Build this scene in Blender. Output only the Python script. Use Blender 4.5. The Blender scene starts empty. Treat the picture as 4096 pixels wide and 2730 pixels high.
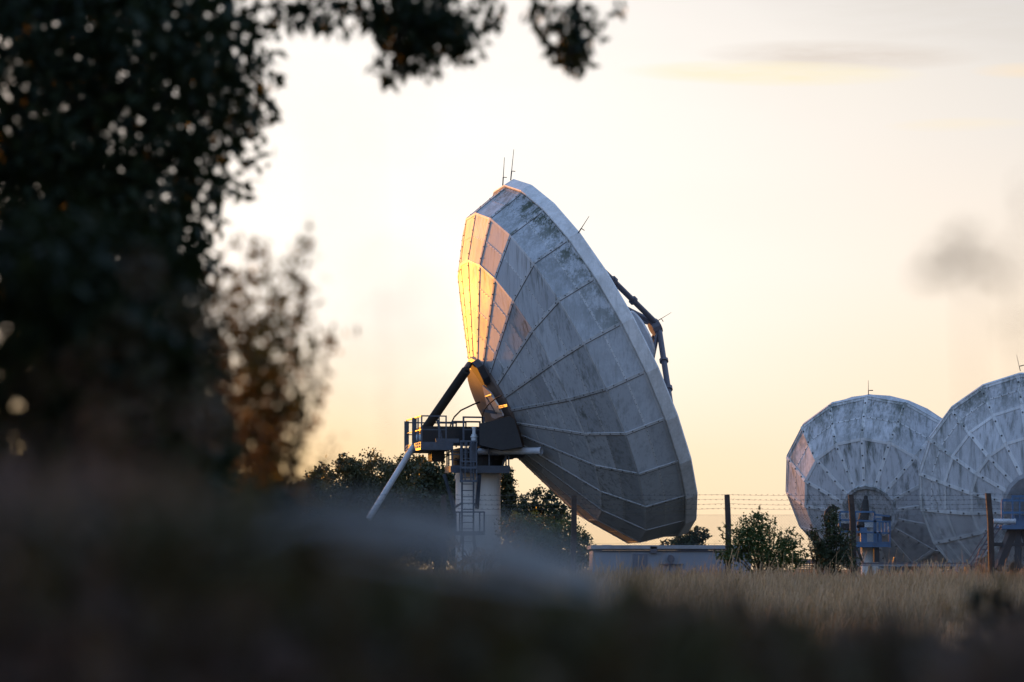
import bpy, math, random
import numpy as np
from mathutils import Vector, Matrix
R_ = math.radians
rng = np.random.default_rng(7)
random.seed(7)
SC = bpy.context.scene
COL = SC.collection

# ------------------------------------------------------------------ camera geometry
F_PX, CX, CY, PITCH, EYE = 11150.0, 2048.0, 1365.0, R_(4.676), 1.6
def at(px, py, Y):
    dx, dz = (px - CX) / F_PX, -(py - CY) / F_PX
    d = (dx, math.cos(PITCH) - dz * math.sin(PITCH), math.sin(PITCH) + dz * math.cos(PITCH))
    k = Y / d[1]
    return Vector((d[0] * k, Y, EYE + d[2] * k))
def v(x, y, Y): return at(x * 1.7407, y * 1.7407, Y)
def z5(x, y, Y): return at(1560 + x / 4.48, 1640 + y / 4.48, Y)
def z6(x, y, Y): return at(1720 + x / 4.48, 1900 + y / 4.48, Y)
def za(x, y, Y): return at(3120 + x / 3.92, 1900 + y / 3.92, Y)
def zb(x, y, Y): return at(3600 + x / 3.135, 1850 + y / 3.135, Y)
def ground_z(y):
    t = min(1, max(0, (y - 6) / 52.0))
    return 1.05 * (t * t * (3 - 2 * t) * .35 + t * .65)

# ------------------------------------------------------------------ tagging
def tag(o, label=None, cat=None, group=None, kind=None):
    if label: o['label'] = label
    if cat: o['category'] = cat
    if group: o['group'] = group
    if kind: o['kind'] = kind
    return o
def empty(name, loc, label, cat, group=None):
    o = bpy.data.objects.new(name, None); COL.objects.link(o)
    o.location = loc; o.empty_display_size = .5
    o['_m'] = 1; del o['_m']
    return tag(o, label, cat, group)
def link(name, me, parent=None):
    o = bpy.data.objects.new(name, me); COL.objects.link(o)
    if parent is not None:
        o.parent = parent
        loc = parent.location.copy() if parent.type == 'EMPTY' else Vector((0, 0, 0))
        o.matrix_parent_inverse = Matrix.Translation(-loc)
    return o

# ------------------------------------------------------------------ mesh builder
class MB:
    def __init__(s): s.V, s.Fc, s.M, s.T = [], [], [], []
    def add(s, vs, fs, m=0, tone=(1, 0, 0)):
        b = len(s.V); s.V += [tuple(x) for x in vs]
        for f in fs: s.Fc.append([b + i for i in f]); s.M.append(m); s.T.append(tone)
    def hexa(s, c, m=0, tone=(1, 0, 0)):
        s.add(c, [(0, 3, 2, 1), (4, 5, 6, 7), (0, 1, 5, 4), (1, 2, 6, 5), (2, 3, 7, 6), (3, 0, 4, 7)], m, tone)
    def obox(s, o, ex, ey, ez, m=0, tone=(1, 0, 0)):
        o, ex, ey, ez = map(Vector, (o, ex, ey, ez))
        s.hexa([o, o + ex, o + ex + ey, o + ey, o + ez, o + ex + ez, o + ex + ey + ez, o + ey + ez], m, tone)
    def box(s, lo, hi, m=0, tone=(1, 0, 0)):
        s.obox(lo, (hi[0] - lo[0], 0, 0), (0, hi[1] - lo[1], 0), (0, 0, hi[2] - lo[2]), m, tone)
    def tube(s, pts, r, n=8, m=0, cap=True, tone=(1, 0, 0)):
        pts = [Vector(p) for p in pts]
        rs = r if isinstance(r, (list, tuple)) else [r] * len(pts)
        up = Vector((0, 0, 1)); rings = []
        for i, p in enumerate(pts):
            d = (pts[min(i + 1, len(pts) - 1)] - pts[max(i - 1, 0)]).normalized()
            a = d.cross(up)
            if a.length < 1e-3: a = d.cross(Vector((0, 1, 0)))
            a.normalize(); b = a.cross(d)
            off = math.pi / 4 if n == 4 else 0
            rings.append([p + (a * math.cos(off + 2 * math.pi * k / n) + b * math.sin(off + 2 * math.pi * k / n)) * rs[i] for k in range(n)])
        vs = [q for g in rings for q in g]; fs = []
        for i in range(len(pts) - 1):
            for k in range(n):
                fs.append((i * n + k, i * n + (k + 1) % n, (i + 1) * n + (k + 1) % n, (i + 1) * n + k))
        if cap: fs += [tuple(range(n))[::-1], tuple((len(pts) - 1) * n + k for k in range(n))]
        s.add(vs, fs, m, tone)
    def bar(s, p, q, w, m=0): s.tube([p, q], w * .7071, 4, m)
    def strip(s, p, q, nrm, w, h, m=0, off=0., tone=(1, 0, 0)):
        """a flat flange lying on a surface between p and q: width w, height h, shifted sideways by off"""
        p, q, nrm = Vector(p), Vector(q), Vector(nrm).normalized()
        sd = (q - p).cross(nrm).normalized()
        o = p + sd * (off - w / 2) - nrm * .02
        s.obox(o, q - p, sd * w, nrm * (h + .02), m, tone)
    def prism(s, poly, d, m=0, tone=(1, 0, 0)):
        n = len(poly); d = Vector(d); poly = [Vector(p) for p in poly]
        s.add(poly + [p + d for p in poly],
              [tuple(range(n))[::-1], tuple(range(n, 2 * n))] + [(i, (i + 1) % n, n + (i + 1) % n, n + i) for i in range(n)], m, tone)
    def build(s, name, mats, parent=None, smooth=False):
        me = bpy.data.meshes.new(name)
        me.from_pydata(s.V, [], s.Fc)
        for m in (mats if isinstance(mats, (list, tuple)) else [mats]): me.materials.append(m)
        me.polygons.foreach_set('material_index', s.M)
        if smooth: me.polygons.foreach_set('use_smooth', [True] * len(s.Fc))
        ca = me.color_attributes.new('tone', 'FLOAT_COLOR', 'CORNER')
        arr = np.ones((len(me.loops), 4), np.float32); k = 0
        for f, t in zip(s.Fc, s.T):
            arr[k:k + len(f), :3] = t; k += len(f)   # one tone, or one per corner
        ca.data.foreach_set('color', arr.ravel())
        me.update()
        return link(name, me, parent)

def np_quads(name, V, mats, tone, parent=None, extra=None):
    """V: (n,4,3) quads, tone: (n,) or (n,3) value kept per face"""
    n = len(V)
    me = bpy.data.meshes.new(name)
    me.vertices.add(4 * n); me.vertices.foreach_set('co', np.ascontiguousarray(V, np.float32).ravel())
    me.loops.add(4 * n); me.loops.foreach_set('vertex_index', np.arange(4 * n, dtype=np.int32))
    me.polygons.add(n); me.polygons.foreach_set('loop_start', np.arange(0, 4 * n, 4, dtype=np.int32))
    me.polygons.foreach_set('loop_total', np.full(n, 4, np.int32))
    me.materials.append(mats)
    me.update(calc_edges=True)
    ca = me.color_attributes.new('tone', 'FLOAT_COLOR', 'CORNER')
    t = np.ones((n, 4, 4), np.float32)
    tone = np.asarray(tone, np.float32)
    if tone.ndim == 1: tone = np.stack([tone] * 3, -1)
    t[:, :, :3] = tone[:, None, :]
    ca.data.foreach_set('color', t.ravel())
    return link(name, me, parent)

def unit(a): return a / np.maximum(np.linalg.norm(a, axis=-1, keepdims=True), 1e-9)
def leaf_quads(c, L, asp, down=.3, seed=0, flat=None):
    g = np.random.default_rng(seed); n = len(c)
    d = g.normal(size=(n, 3)); d[:, 2] -= down * 1.6; d = unit(d)
    q = g.normal(size=(n, 3))
    sd = unit(np.cross(d, q)); up = np.cross(sd, d)
    L = (L * g.uniform(.65, 1.25, n))[:, None]
    W = L * asp * g.uniform(.8, 1.2, (n, 1))
    mid = c + d * L * .42 + up * W * .12
    return np.stack([c, mid + sd * W / 2, c + d * L - up * W * .1, mid - sd * W / 2], 1)

# ------------------------------------------------------------------ materials
def new_mat(name):
    m = bpy.data.materials.new(name); m.use_nodes = True
    nt = m.node_tree; nt.nodes.clear()
    return m, nt
class G:
    def __init__(s, nt): s.nt = nt
    def n(s, t, **kw):
        o = s.nt.nodes.new(t)
        for k, val in kw.items():
            if k.startswith('i_'):
                key = k[2:]; o.inputs[int(key) if key.isdigit() else key.replace('_', ' ')].default_value = val
            else: setattr(o, k, val)
        return o
    def l(s, a, b): s.nt.links.new(a, b)
    def math(s, op, a, b=None, c=None, clamp=False):
        o = s.n('ShaderNodeMath', operation=op); o.use_clamp = clamp
        for i, x in enumerate((a, b, c)):
            if x is None: continue
            if isinstance(x, (int, float)): o.inputs[i].default_value = x
            else: s.l(x, o.inputs[i])
        return o.outputs[0]
    def mix(s, f, a, b, mode='MIX'):
        o = s.n('ShaderNodeMix', data_type='RGBA', blend_type=mode)
        for k, x in ((0, f), (6, a), (7, b)):
            if isinstance(x, (int, float)): o.inputs[k].default_value = x
            elif isinstance(x, tuple): o.inputs[k].default_value = x if len(x) == 4 else (*x, 1)
            else: s.l(x, o.inputs[k])
        return o.outputs[2]
    def ramp(s, x, a, b, lo=0., hi=1.):
        o = s.n('ShaderNodeMapRange'); o.clamp = True
        s.l(x, o.inputs[0]); o.inputs[1].default_value = a; o.inputs[2].default_value = b
        o.inputs[3].default_value = lo; o.inputs[4].default_value = hi
        return o.outputs[0]
    def noise(s, vec, scale, detail=4, rough=.55, mp=(1, 1, 1)):
        mpn = s.n('ShaderNodeMapping'); mpn.inputs['Scale'].default_value = mp
        s.l(vec, mpn.inputs[0])
        o = s.n('ShaderNodeTexNoise'); o.inputs['Scale'].default_value = scale
        o.inputs['Detail'].default_value = detail; o.inputs['Roughness'].default_value = rough
        s.l(mpn.outputs[0], o.inputs['Vector'])
        return o.outputs['Fac']

def simple(name, col, rough=.6, spec=.4, var=.15, scale=8, metal=0., streak=False):
    m, nt = new_mat(name); g = G(nt)
    tc = g.n('ShaderNodeTexCoord').outputs['Object']
    f = g.noise(tc, scale, 5, .6, (1, 1, .2) if streak else (1, 1, 1))
    c = g.mix(g.ramp(f, .3, .7), tuple(x * (1 - var) for x in col), tuple(min(1, x * (1 + var)) for x in col))
    f2 = g.noise(tc, scale * .23, 4, .6)
    c = g.mix(g.ramp(f2, .5, .75, 0, .35), c, tuple(x * .55 for x in col))
    b = g.n('ShaderNodeBsdfPrincipled'); g.l(c, b.inputs['Base Color'])
    b.inputs['Roughness'].default_value = rough; b.inputs['Specular IOR Level'].default_value = spec
    b.inputs['Metallic'].default_value = metal
    g.l(b.outputs[0], g.n('ShaderNodeOutputMaterial').inputs[0])
    return m

def dish_paint(name, base, rough=.42, streaks=1., spec=.5):
    m, nt = new_mat(name); g = G(nt)
    tc = g.n('ShaderNodeTexCoord').outputs['Object']
    at_ = g.n('ShaderNodeAttribute', attribute_name='tone').outputs['Color']
    sp = g.n('ShaderNodeSeparateColor'); g.l(at_, sp.inputs[0])
    tone, alg, gri = sp.outputs
    # blotchy chalked paint
    f = g.noise(tc, 1.1, 6, .65)
    c = g.mix(g.ramp(f, .3, .7), tuple(x * .92 for x in base), tuple(x * 1.08 for x in base))
    cm = g.n('ShaderNodeCombineColor')
    for i in range(3): g.l(tone, cm.inputs[i])
    c = g.mix(1., c, cm.outputs[0], 'MULTIPLY')
    # rain streaks, fine and broad, running with gravity
    s1 = g.noise(tc, 4.6, 5, .62, (1, 1, .10))
    s2 = g.noise(tc, 13.0, 4, .6, (1, 1, .05))
    amt = g.math('MULTIPLY', g.ramp(s1, .50, .68), g.math('ADD', .18 * streaks, gri), clamp=True)
    c = g.mix(amt, c, (.085, .10, .092))
    amt2 = g.math('MULTIPLY', g.ramp(s2, .54, .70), g.math('MULTIPLY_ADD', gri, .9, .16 * streaks), clamp=True)
    c = g.mix(amt2, c, (.10, .10, .085))
    # green-black algae, mottled
    a1 = g.noise(tc, 1.6, 7, .72)
    a2 = g.noise(tc, 12, 5, .7, (1, 1, .5))
    am = g.math('MULTIPLY', g.ramp(g.math('ADD', g.math('MULTIPLY', a1, .62), g.math('MULTIPLY', a2, .38)), .44, .55), g.math('MULTIPLY', alg, 1.25), clamp=True)
    c = g.mix(am, c, (.055, .068, .048))
    # rust flecks
    r1 = g.noise(tc, 22, 3, .7)
    c = g.mix(g.ramp(r1, .70, .76, 0, .5), c, (.16, .09, .05))
    b = g.n('ShaderNodeBsdfPrincipled'); g.l(c, b.inputs['Base Color'])
    rg = g.math('ADD', g.ramp(f, .3, .7, rough - .05, rough + .08), g.math('MULTIPLY', am, .35), clamp=True)
    g.l(rg, b.inputs['Roughness']); b.inputs['Specular IOR Level'].default_value = spec
    bp = g.n('ShaderNodeBump'); bp.inputs['Strength'].default_value = .12; bp.inputs['Distance'].default_value = .05
    g.l(g.noise(tc, .9, 3, .5), bp.inputs['Height']); g.l(bp.outputs[0], b.inputs['Normal'])
    g.l(b.outputs[0], g.n('ShaderNodeOutputMaterial').inputs[0])
    return m

def leaf_mat(name, a, b_, trans=.35, rough=.55, gloss=.25):
    m, nt = new_mat(name); g = G(nt)
    at_ = g.n('ShaderNodeAttribute', attribute_name='tone').outputs['Fac']
    c = g.mix(at_, a, b_)
    d = g.n('ShaderNodeBsdfPrincipled'); g.l(c, d.inputs['Base Color'])
    d.inputs['Roughness'].default_value = rough; d.inputs['Specular IOR Level'].default_value = gloss
    t = g.n('ShaderNodeBsdfTranslucent'); g.l(g.mix(1., c, (1.25, 1.15, .6, 1), 'MULTIPLY'), t.inputs[0])
    ms = g.n('ShaderNodeMixShader'); ms.inputs[0].default_value = trans
    g.l(d.outputs[0], ms.inputs[1]); g.l(t.outputs[0], ms.inputs[2])
    g.l(ms.outputs[0], g.n('ShaderNodeOutputMaterial').inputs[0])
    return m

M = {}
M['dish_main'] = dish_paint('weathered_grey_white_paint', (.345, .37, .40), .53, 1.15, .28)
M['dish_far'] = dish_paint('chalky_white_paint', (.47, .48, .505), .55, 1.8, .35)
M['rib'] = dish_paint('flange_paint', (.56, .56, .56), .5, .5, .4)
M['rim'] = M['rib']; M['rib'] = dish_paint('seam_flange_paint', (.42, .435, .45), .5, .6, .3)
M['rib_far'] = dish_paint('pale_flange_paint', (.58, .59, .60), .5, .4, .35)
M['joint'] = simple('dark_joint', (.08, .075, .075), .8, .2)
M['bolt'] = simple('dark_bolt', (.04, .04, .045), .7, .3)
M['hubbrown'] = simple('faded_brown_paint', (.11, .082, .07), .5, .4, .2, 3, streak=True)
M['hubwhite'] = simple('hub_white_paint', (.38, .34, .33), .45, .5, .12, 3)
M['door'] = simple('hatch_paint', (.62, .47, .34), .4, .5, .08, 3)
M['black'] = simple('black_steel', (.018, .019, .022), .55, .35)
M['steel'] = simple('blue_grey_steel', (.05, .064, .088), .5, .4, .2, 5)
M['blue'] = simple('blue_steel_paint', (.045, .105, .20), .5, .4, .2, 4)
M['strut'] = simple('dark_strut_paint', (.075, .07, .085), .5, .4, .2, 4)
M['galv'] = simple('galvanised_tube', (.40, .42, .45), .38, .5, .15, 4)
M['column'] = simple('column_white_paint', (.62, .60, .57), .5, .4, .08, 1.5, streak=True)
M['motor'] = simple('pale_motor_paint', (.50, .55, .58), .45, .5, .1, 6)
M['rubber'] = simple('black_rubber', (.02, .018, .016), .7, .3)
M['sub'] = simple('subreflector_grey', (.62, .60, .60), .5, .4, .12, 3)
M['post'] = simple('weathered_concrete_post', (.06, .045, .038), .85, .2, .25, 9)
M['wire'] = simple('galvanised_wire', (.05, .052, .055), .6, .3, .1, 20)
M['cabin'] = simple('cabin_white_paint', (.19, .205, .235), .6, .3, .1, 2, streak=True)
M['cabroof'] = simple('cabin_roof_edge', (.24, .24, .25), .7, .3, .2, 4)
M['cabdoor'] = simple('cabin_grey_hatch', (.115, .12, .145), .6, .3, .12, 3)
M['bark'] = simple('rough_bark', (.045, .036, .028), .9, .15, .35, 14, streak=True)
M['twig'] = simple('thin_twig', (.06, .045, .03), .85, .2, .3, 30)
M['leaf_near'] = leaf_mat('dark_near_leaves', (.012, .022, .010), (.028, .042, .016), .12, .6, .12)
M['leaf_shrub'] = leaf_mat('olive_shrub_leaves', (.08, .055, .016), (.18, .125, .045), .55)
M['leaf_bg'] = leaf_mat('oak_leaves', (.024, .032, .015), (.075, .075, .032), .28)
M['leaf_dark'] = leaf_mat('deep_green_leaves', (.016, .026, .014), (.05, .065, .03), .25)
M['leaf_green'] = leaf_mat('fresh_green_leaves', (.025, .045, .012), (.075, .10, .028), .3)
M['bramble'] = leaf_mat('bramble_leaves', (.21, .15, .135), (.11, .115, .06), .1, .7, .08)
M['reed'] = leaf_mat('pale_reed_blade', (.36, .38, .40), (.36, .38, .40), .12, .5, .3)
M['drygrass'] = leaf_mat('dry_grass_blades', (.14, .092, .05), (.52, .34, .205), .2, .7, .15)
M['seedhead'] = leaf_mat('russet_seed_head', (.42, .27, .22), (.5, .34, .27), .1, .8, .05)
M['neargrass'] = leaf_mat('near_grass_stems', (.11, .13, .05), (.30, .22, .15), .1, .7, .1)
M['dryleaf'] = leaf_mat('brown_dry_leaf', (.14, .075, .03), (.20, .11, .045), .5)

def ground_mat():
    m, nt = new_mat('meadow_ground'); g = G(nt)
    tc = g.n('ShaderNodeTexCoord').outputs['Object']
    f = g.noise(tc, .35, 6, .6); f2 = g.noise(tc, 6, 5, .7)
    c = g.mix(g.ramp(f, .35, .65), (.04, .04, .022), (.085, .068, .045))
    c = g.mix(g.ramp(f2, .4, .7, 0, .6), c, (.05, .04, .025))
    b = g.n('ShaderNodeBsdfPrincipled'); g.l(c, b.inputs['Base Color']); b.inputs['Roughness'].default_value = .95
    b.inputs['Specular IOR Level'].default_value = .1
    g.l(b.outputs[0], g.n('ShaderNodeOutputMaterial').inputs[0])
    return m
M['ground'] = ground_mat()

# ------------------------------------------------------------------ ground
b = MB()
ys = [-60, -20, 0, 6] + [6 + 52 * i / 26 for i in range(1, 27)] + [70, 100, 160, 300, 800, 2500]
xs = [-2500, -600, -150, -60, -25, -10, 0, 10, 25, 60, 150, 600, 2500]
vs = [(x, y, ground_z(y)) for y in ys for x in xs]; n = len(xs)
b.add(vs, [(j * n + i, j * n + i + 1, (j + 1) * n + i + 1, (j + 1) * n + i) for j in range(len(ys) - 1) for i in range(n - 1)])
tag(b.build('ground', M['ground'], smooth=True), kind='structure')

# ------------------------------------------------------------------ dishes
class Dish:
    def __init__(s, C, yaw, el, t0, N, rings):
        s.C = Vector(C); s.N = N; s.t0 = t0; s.rings = rings
        s.a = Vector((math.sin(yaw) * math.cos(el), math.cos(yaw) * math.cos(el), math.sin(el)))
        s.r = s.a.cross(Vector((0, 0, 1))).normalized(); s.u = s.r.cross(s.a)
    def P(s, R, z, th): return s.C + s.a * z + (s.u * math.cos(th) + s.r * math.sin(th)) * R
    def ring(s, i, k): return s.P(*s.rings[i], s.t0 + 2 * math.pi * k / s.N)
    def onplane(s, px, py, z):
        o = Vector((0, 0, EYE)); d = (at(px, py, 100.) - o).normalized()
        return o + d * ((s.C + s.a * z - o).dot(s.a) / d.dot(s.a))

def dirt(D, i, k, j, ns, t):
    """grime and algae per corner: thick where water stands above a ring joint and runs down from it"""
    up = math.cos(D.t0 + 2 * math.pi * (k + .5) / D.N)
    tn, al, gr = t; h = abs(hash((i * 31 + k * 17 + j, 3))) % 97 / 97.
    out = []
    for c in range(4):
        outer = c >= 2
        hi = outer if up > 0 else not outer
        g_ = gr * (1.5 if hi else .45); a_ = al
        if j == ns - 1 and outer and up > -.1: g_ += .42 * (.4 + h) * abs(up)
        if j == 0 and not outer and up < -.1: g_ += .25 * h
        if al > .3: a_ = al * ((.35, 1.)[outer] if ns == 1 else (.55 + .5 * j / max(1, ns - 1)) * (.8, 1.15)[outer])
        if al > .3 and (c in (1, 2)) and h > .5: a_ *= .55
        out.append((tn, min(1, a_), min(1, g_)))
    return out
def shell(D, mats, tonef, subs, bolt_every=.5, flange=.16, joint=True, seam_w=.07, bolt=.022):
    """facetted back of a dish: flat panels, sub-seams, rib flanges, joint lines and bolt heads in one mesh"""
    b = MB(); N = D.N
    for i in range(len(D.rings) - 1):
        ns = subs[i]
        for k in range(N):
            A0, B0, A1, B1 = D.ring(i, k), D.ring(i, k + 1), D.ring(i + 1, k), D.ring(i + 1, k + 1)
            nr = (B0 - A0).cross(A1 - A0).normalized()
            if nr.dot(A0 - (D.C + D.a * 9)) < 0: nr = -nr
            for j in range(ns):
                t0, t1 = j / ns, (j + 1) / ns
                q = [A0.lerp(A1, t0), B0.lerp(B1, t0), B0.lerp(B1, t1), A0.lerp(A1, t1)]
                b.add(q, [(0, 1, 2, 3)], 0, dirt(D, i, k, j, ns, tonef(i, k, j)))
                if j > 0:
                    p0, p1 = q[0].lerp(q[1], .05), q[0].lerp(q[1], .95)
                    b.strip(p0, p1, nr, seam_w, .008, 1, 0, tuple(np.array(tonef(i, k, j)) * (1.03, .5, 1)))
                    m = max(3, int((p1 - p0).length / .21))
                    for t in range(m):
                        c = p0.lerp(p1, (t + .5) / m); b.strip(c - (p1 - p0).normalized() * bolt * .6, c + (p1 - p0).normalized() * bolt * .6, nr, bolt * 1.2, .018, 3)
            # rib flange beside the joint, with bolt heads
            d = (A1 - A0)
            b.strip(A0, A1, nr, flange, .014, 1, -flange * .5, tonef(i, k, 0))
            if joint: b.strip(A0, A1, nr, .026, .016, 2, 0.013)
            m = max(2, int(d.length / bolt_every))
            sd = d.cross(nr).normalized()
            for t in range(m):
                c = A0.lerp(A1, (t + .5) / m) - sd * flange * .55
                b.strip(c - d.normalized() * bolt, c + d.normalized() * bolt, nr, bolt * 2, .032, 3)
            # ring flange at the outer edge of this zone
            b.strip(A1.lerp(B1, .0), B1, nr, flange * .8, .018, 1, flange * .45 if (B1 - A1).cross(nr).dot(A0 - A1) > 0 else -flange * .45, tonef(i, k, ns - 1))
    return b
def rim_mesh(D, w=.2, h=.48, m=0):
    b = MB(); R, z = D.rings[-1]
    sec = [(R - .12, z + .05), (R + w * .55, z - .03), (R + w * .75, z), (R + w, z + h), (R + w * .6, z + h + .07), (R - .12, z + h)]
    n = len(sec)
    for k in range(D.N):
        t0, t1 = D.t0 + 2 * math.pi * k / D.N, D.t0 + 2 * math.pi * (k + 1) / D.N
        tn = .9 + .15 * random.random()
        for j in range(n):
            q0, q1 = sec[j], sec[(j + 1) % n]
            b.add([D.P(*q0, t0), D.P(*q0, t1), D.P(*q1, t1), D.P(*q1, t0)], [(0, 1, 2, 3)], m, (tn, .15, .1))
    return b
def face_mesh(D, hole=.4):
    """the reflecting front: a paraboloid set inside the rim"""
    b = MB(); R, z = D.rings[-1]; N2 = D.N * 2; K = 8
    z0 = D.rings[0][1] + .25
    for k in range(N2):
        for j in range(K):
            r0, r1 = hole + (R - .1 - hole) * j / K, hole + (R - .1 - hole) * (j + 1) / K
            zz = lambda r: z0 + (z + .4 - z0) * (r / (R - .1)) ** 2
            t0, t1 = 2 * math.pi * k / N2, 2 * math.pi * (k + 1) / N2
            b.add([D.P(r0, zz(r0), t0), D.P(r1, zz(r1), t0), D.P(r1, zz(r1), t1), D.P(r0, zz(r0), t1)], [(0, 1, 2, 3)], 0, (1.1, 0, 0))
    return b
def rod(parent, p, d, L, name='lightning_rod', r=.018):
    b = MB(); p, d = Vector(p), Vector(d).normalized()
    b.tube([p, p + d * L * .3], r * 1.5, 6); b.tube([p + d * L * .3, p + d * L], [r, r * .6], 6)
    sd = d.cross(Vector((0, 1, 0))).normalized()
    b.bar(p + d * L * .3 - sd * .02, p + d * L * .3 - sd * .16, .03)
    return b.build(name, M['black'], parent)

# ---- main dish
GZ = 1.05
HX, HY = -1.46, 120.0
D1 = Dish((-.662, 120., 8.529), R_(77.82), R_(27.03), R_(7.615), 24, [(2.445, 0), (6.315, 1.591), (7.986, 2.774), (8.382, 4.418)])
root = empty('satellite_dish', (HX, HY, GZ), 'largest satellite dish, tilted skyward on a round white pedestal, its left edge glowing orange', 'satellite dish', 'satellite dishes')
tr = {}
def tone1(i, k, j):
    kk = (k + 3) % 24 - 3
    key = (i, kk, j)
    if key not in tr:
        g = random.Random(hash((i * 53 + kk * 7 + j * 131, 5)))
        t = g.uniform(.82, 1.12); al = 0; gr = g.uniform(-.05, .16)
        if i == 2:
            al = {0: .5, 1: .62, 2: .66, 3: .60, 4: .34, 5: .12}.get(kk, 0.)
            if j == 1: al *= 1.25
            gr = .08
        if i == 1: gr += .28
        if i == 0 and j == subs1[0] - 1: gr += .3
        if i == 0 and kk in (3, 4, 5, 6): gr += .14
        if g.random() < .12: t *= .82
        tr[key] = (t, min(1, al), gr)
    return tr[key]
subs1 = [4, 2, 2]
refl = shell(D1, None, tone1, subs1, flange=.12).build('reflector', [M['dish_main'], M['rib'], M['joint'], M['bolt']], root)
rim_mesh(D1).build('rim', M['rim'], refl)
face_mesh(D1).build('reflecting_face', M['dish_main'], refl, smooth=True)
# hub: short conical drum with a pale panel and hatch
b = MB()
for k in range(24):
    t0, t1 = D1.t0 + 2 * math.pi * k / 24, D1.t0 + 2 * math.pi * (k + 1) / 24
    for (r0, a0), (r1, a1) in (((2.50, .05), (2.42, -.10)), ((2.42, -.10), (2.02, -.34)), ((2.02, -.34), (1.2, -.36)), ((1.2, -.36), (.0, -.36))):
        b.add([D1.P(r0, a0, t0), D1.P(r0, a0, t1), D1.P(r1, a1, t1), D1.P(r1, a1, t0)], [(0, 1, 2, 3)])
hub = b.build('hub', M['hubbrown'], root)
def hz(x, y, z): return D1.onplane(1800 + x / 4.61, 1380 + y / 4.61, z)
b = MB(); b.prism([hz(612, 745, -.36), hz(770, 880, -.36), hz(905, 1110, -.36), hz(1000, 1300, -.36), hz(850, 1360, -.36), hz(790, 1330, -.36), hz(690, 1080, -.36)], D1.a * -.05)
pan = b.build('service_panel', M['hubwhite'], hub)
b = MB(); b.prism([hz(690, 945, -.42), hz(765, 925, -.42), hz(905, 1115, -.42), hz(945, 1240, -.42), hz(835, 1232, -.42)], D1.a * -.05)
b.build('hatch', M['door'], hub)
b = MB()
for p, q in (((655, 955), (770, 915)), ((665, 950), (835, 1240)), ):
    b.bar(hz(*p, -.48), hz(*q, -.48), .05)
b.build('hatch_frame', M['hubbrown'], hub)
b = MB()
for p, q in (((880, 1130), (920, 1200)), ((900, 1135), (1060, 1105)), ((910, 1165), (1065, 1130))): b.bar(hz(*p, -.48), hz(*q, -.48), .05)
b.build('grab_rail', M['hubbrown'], hub)
b = MB()   # black gusset that takes the jackscrew
b.prism([hz(330, 370, -.45), hz(400, 320, -.45), hz(500, 430, -.45), hz(600, 640, -.45), hz(640, 745, -.45), hz(590, 740, -.45), hz(490, 590, -.45), hz(400, 470, -.45)], D1.a * .3)
b.tube([hz(355, 360, -.55), hz(285, 460, -1.0)], .13, 10)
b.build('jack_bracket', M['black'], root)
# feed support
b = MB()
ap = D1.P(0, 7.95, 0)
tips = []
for th in (33, 142, 218, 322):
    th = R_(th); p, q = D1.P(8.15, 4.5, th), D1.P(.28, 8.0, th)
    st = MB(); st.tube([p, p.lerp(q, .6)], .13, 10); st.tube([p.lerp(q, .6), q], .13, 10)
    st.tube([p.lerp(q, .62), p.lerp(q, .64)], .2, 10); st.tube([p.lerp(q, .80), p.lerp(q, .815)], .2, 10)
    st.build('feed_strut', M['strut'], root); tips.append(q)
st = MB(); st.tube([D1.P(0, 7.75, 0), D1.P(0, 8.15, 0)], .34, 12)
for th in (33, 142, 218, 322):
    th = R_(th); st.tube([D1.P(1.0, 7.3, th), D1.P(.25, 7.9, th)], .07, 8)
st.build('feed_frame', M['strut'], root)
st = MB(); pr = [(0, 6.95), (.5, 7.0), (.9, 7.1), (1.12, 7.22), (1.12, 7.3), (0, 7.3)]
for k in range(32):
    t0, t1 = 2 * math.pi * k / 32, 2 * math.pi * (k + 1) / 32
    for q0, q1 in zip(pr, pr[1:]):
        st.add([D1.P(*q0, t0), D1.P(*q0, t1), D1.P(*q1, t1), D1.P(*q1, t0)], [(0, 1, 2, 3)])
st.build('subreflector', M['sub'], root)
# lightning rods
top = [k for k in range(24)]
def rimp(px, py):   # nearest rim corner to a seen point, slid along the rim
    best = None
    for s in range(960):
        th = 2 * math.pi * s / 960; p = D1.P(8.55, 4.85, th)
        y = p.y; x = CX + F_PX * p.x / y
        q = at(px, py, y); e = (q - p).length
        if best is None or e < best[0]: best = (e, p)
    return best[1]
rod(root, rimp(1994, 733), (.06, -.02, 1), 1.25); rod(root, rimp(2041, 712), (.1, -.02, 1), 1.35)
rod(root, rimp(2303, 942), (.55, -.1, .85), .85); rod(root, D1.P(.2, 8.15, 0), (.85, .1, .52), .75, r=.014)

# pedestal and turning head, in the frame of the dish axis
ex, ey = Vector((.977, .211, 0)), Vector((-.211, .977, 0))
def hp(s, t, z): return Vector((HX, HY, 0)) + ex * s + ey * t + Vector((0, 0, z))
def hbox(b, s0, s1, t0, t1, za_, zb_, m=0): b.obox(hp(s0, t0, za_), ex * (s1 - s0), ey * (t1 - t0), (0, 0, zb_ - za_), m)
b = MB(); b.tube([(HX, HY, GZ - .2), (HX, HY, GZ + .25)], 1.12, 40); b.tube([(HX, HY, GZ + .25), (HX, HY, 5.75)], .965, 40, cap=False)
b.tube([(HX, HY, 5.45), (HX, HY, 5.62)], 1.0, 40)
b.build('pedestal', M['column'], root)
b = MB(); b.tube([(HX, HY, 5.75), (HX, HY, 6.35)], 1.08, 32)
hbox(b, -1.0, .95, -.95, .95, 6.3, 6.75)
hbox(b, -2.55, .1, -.62, .62, 6.9, 7.68)         # long arm
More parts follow.
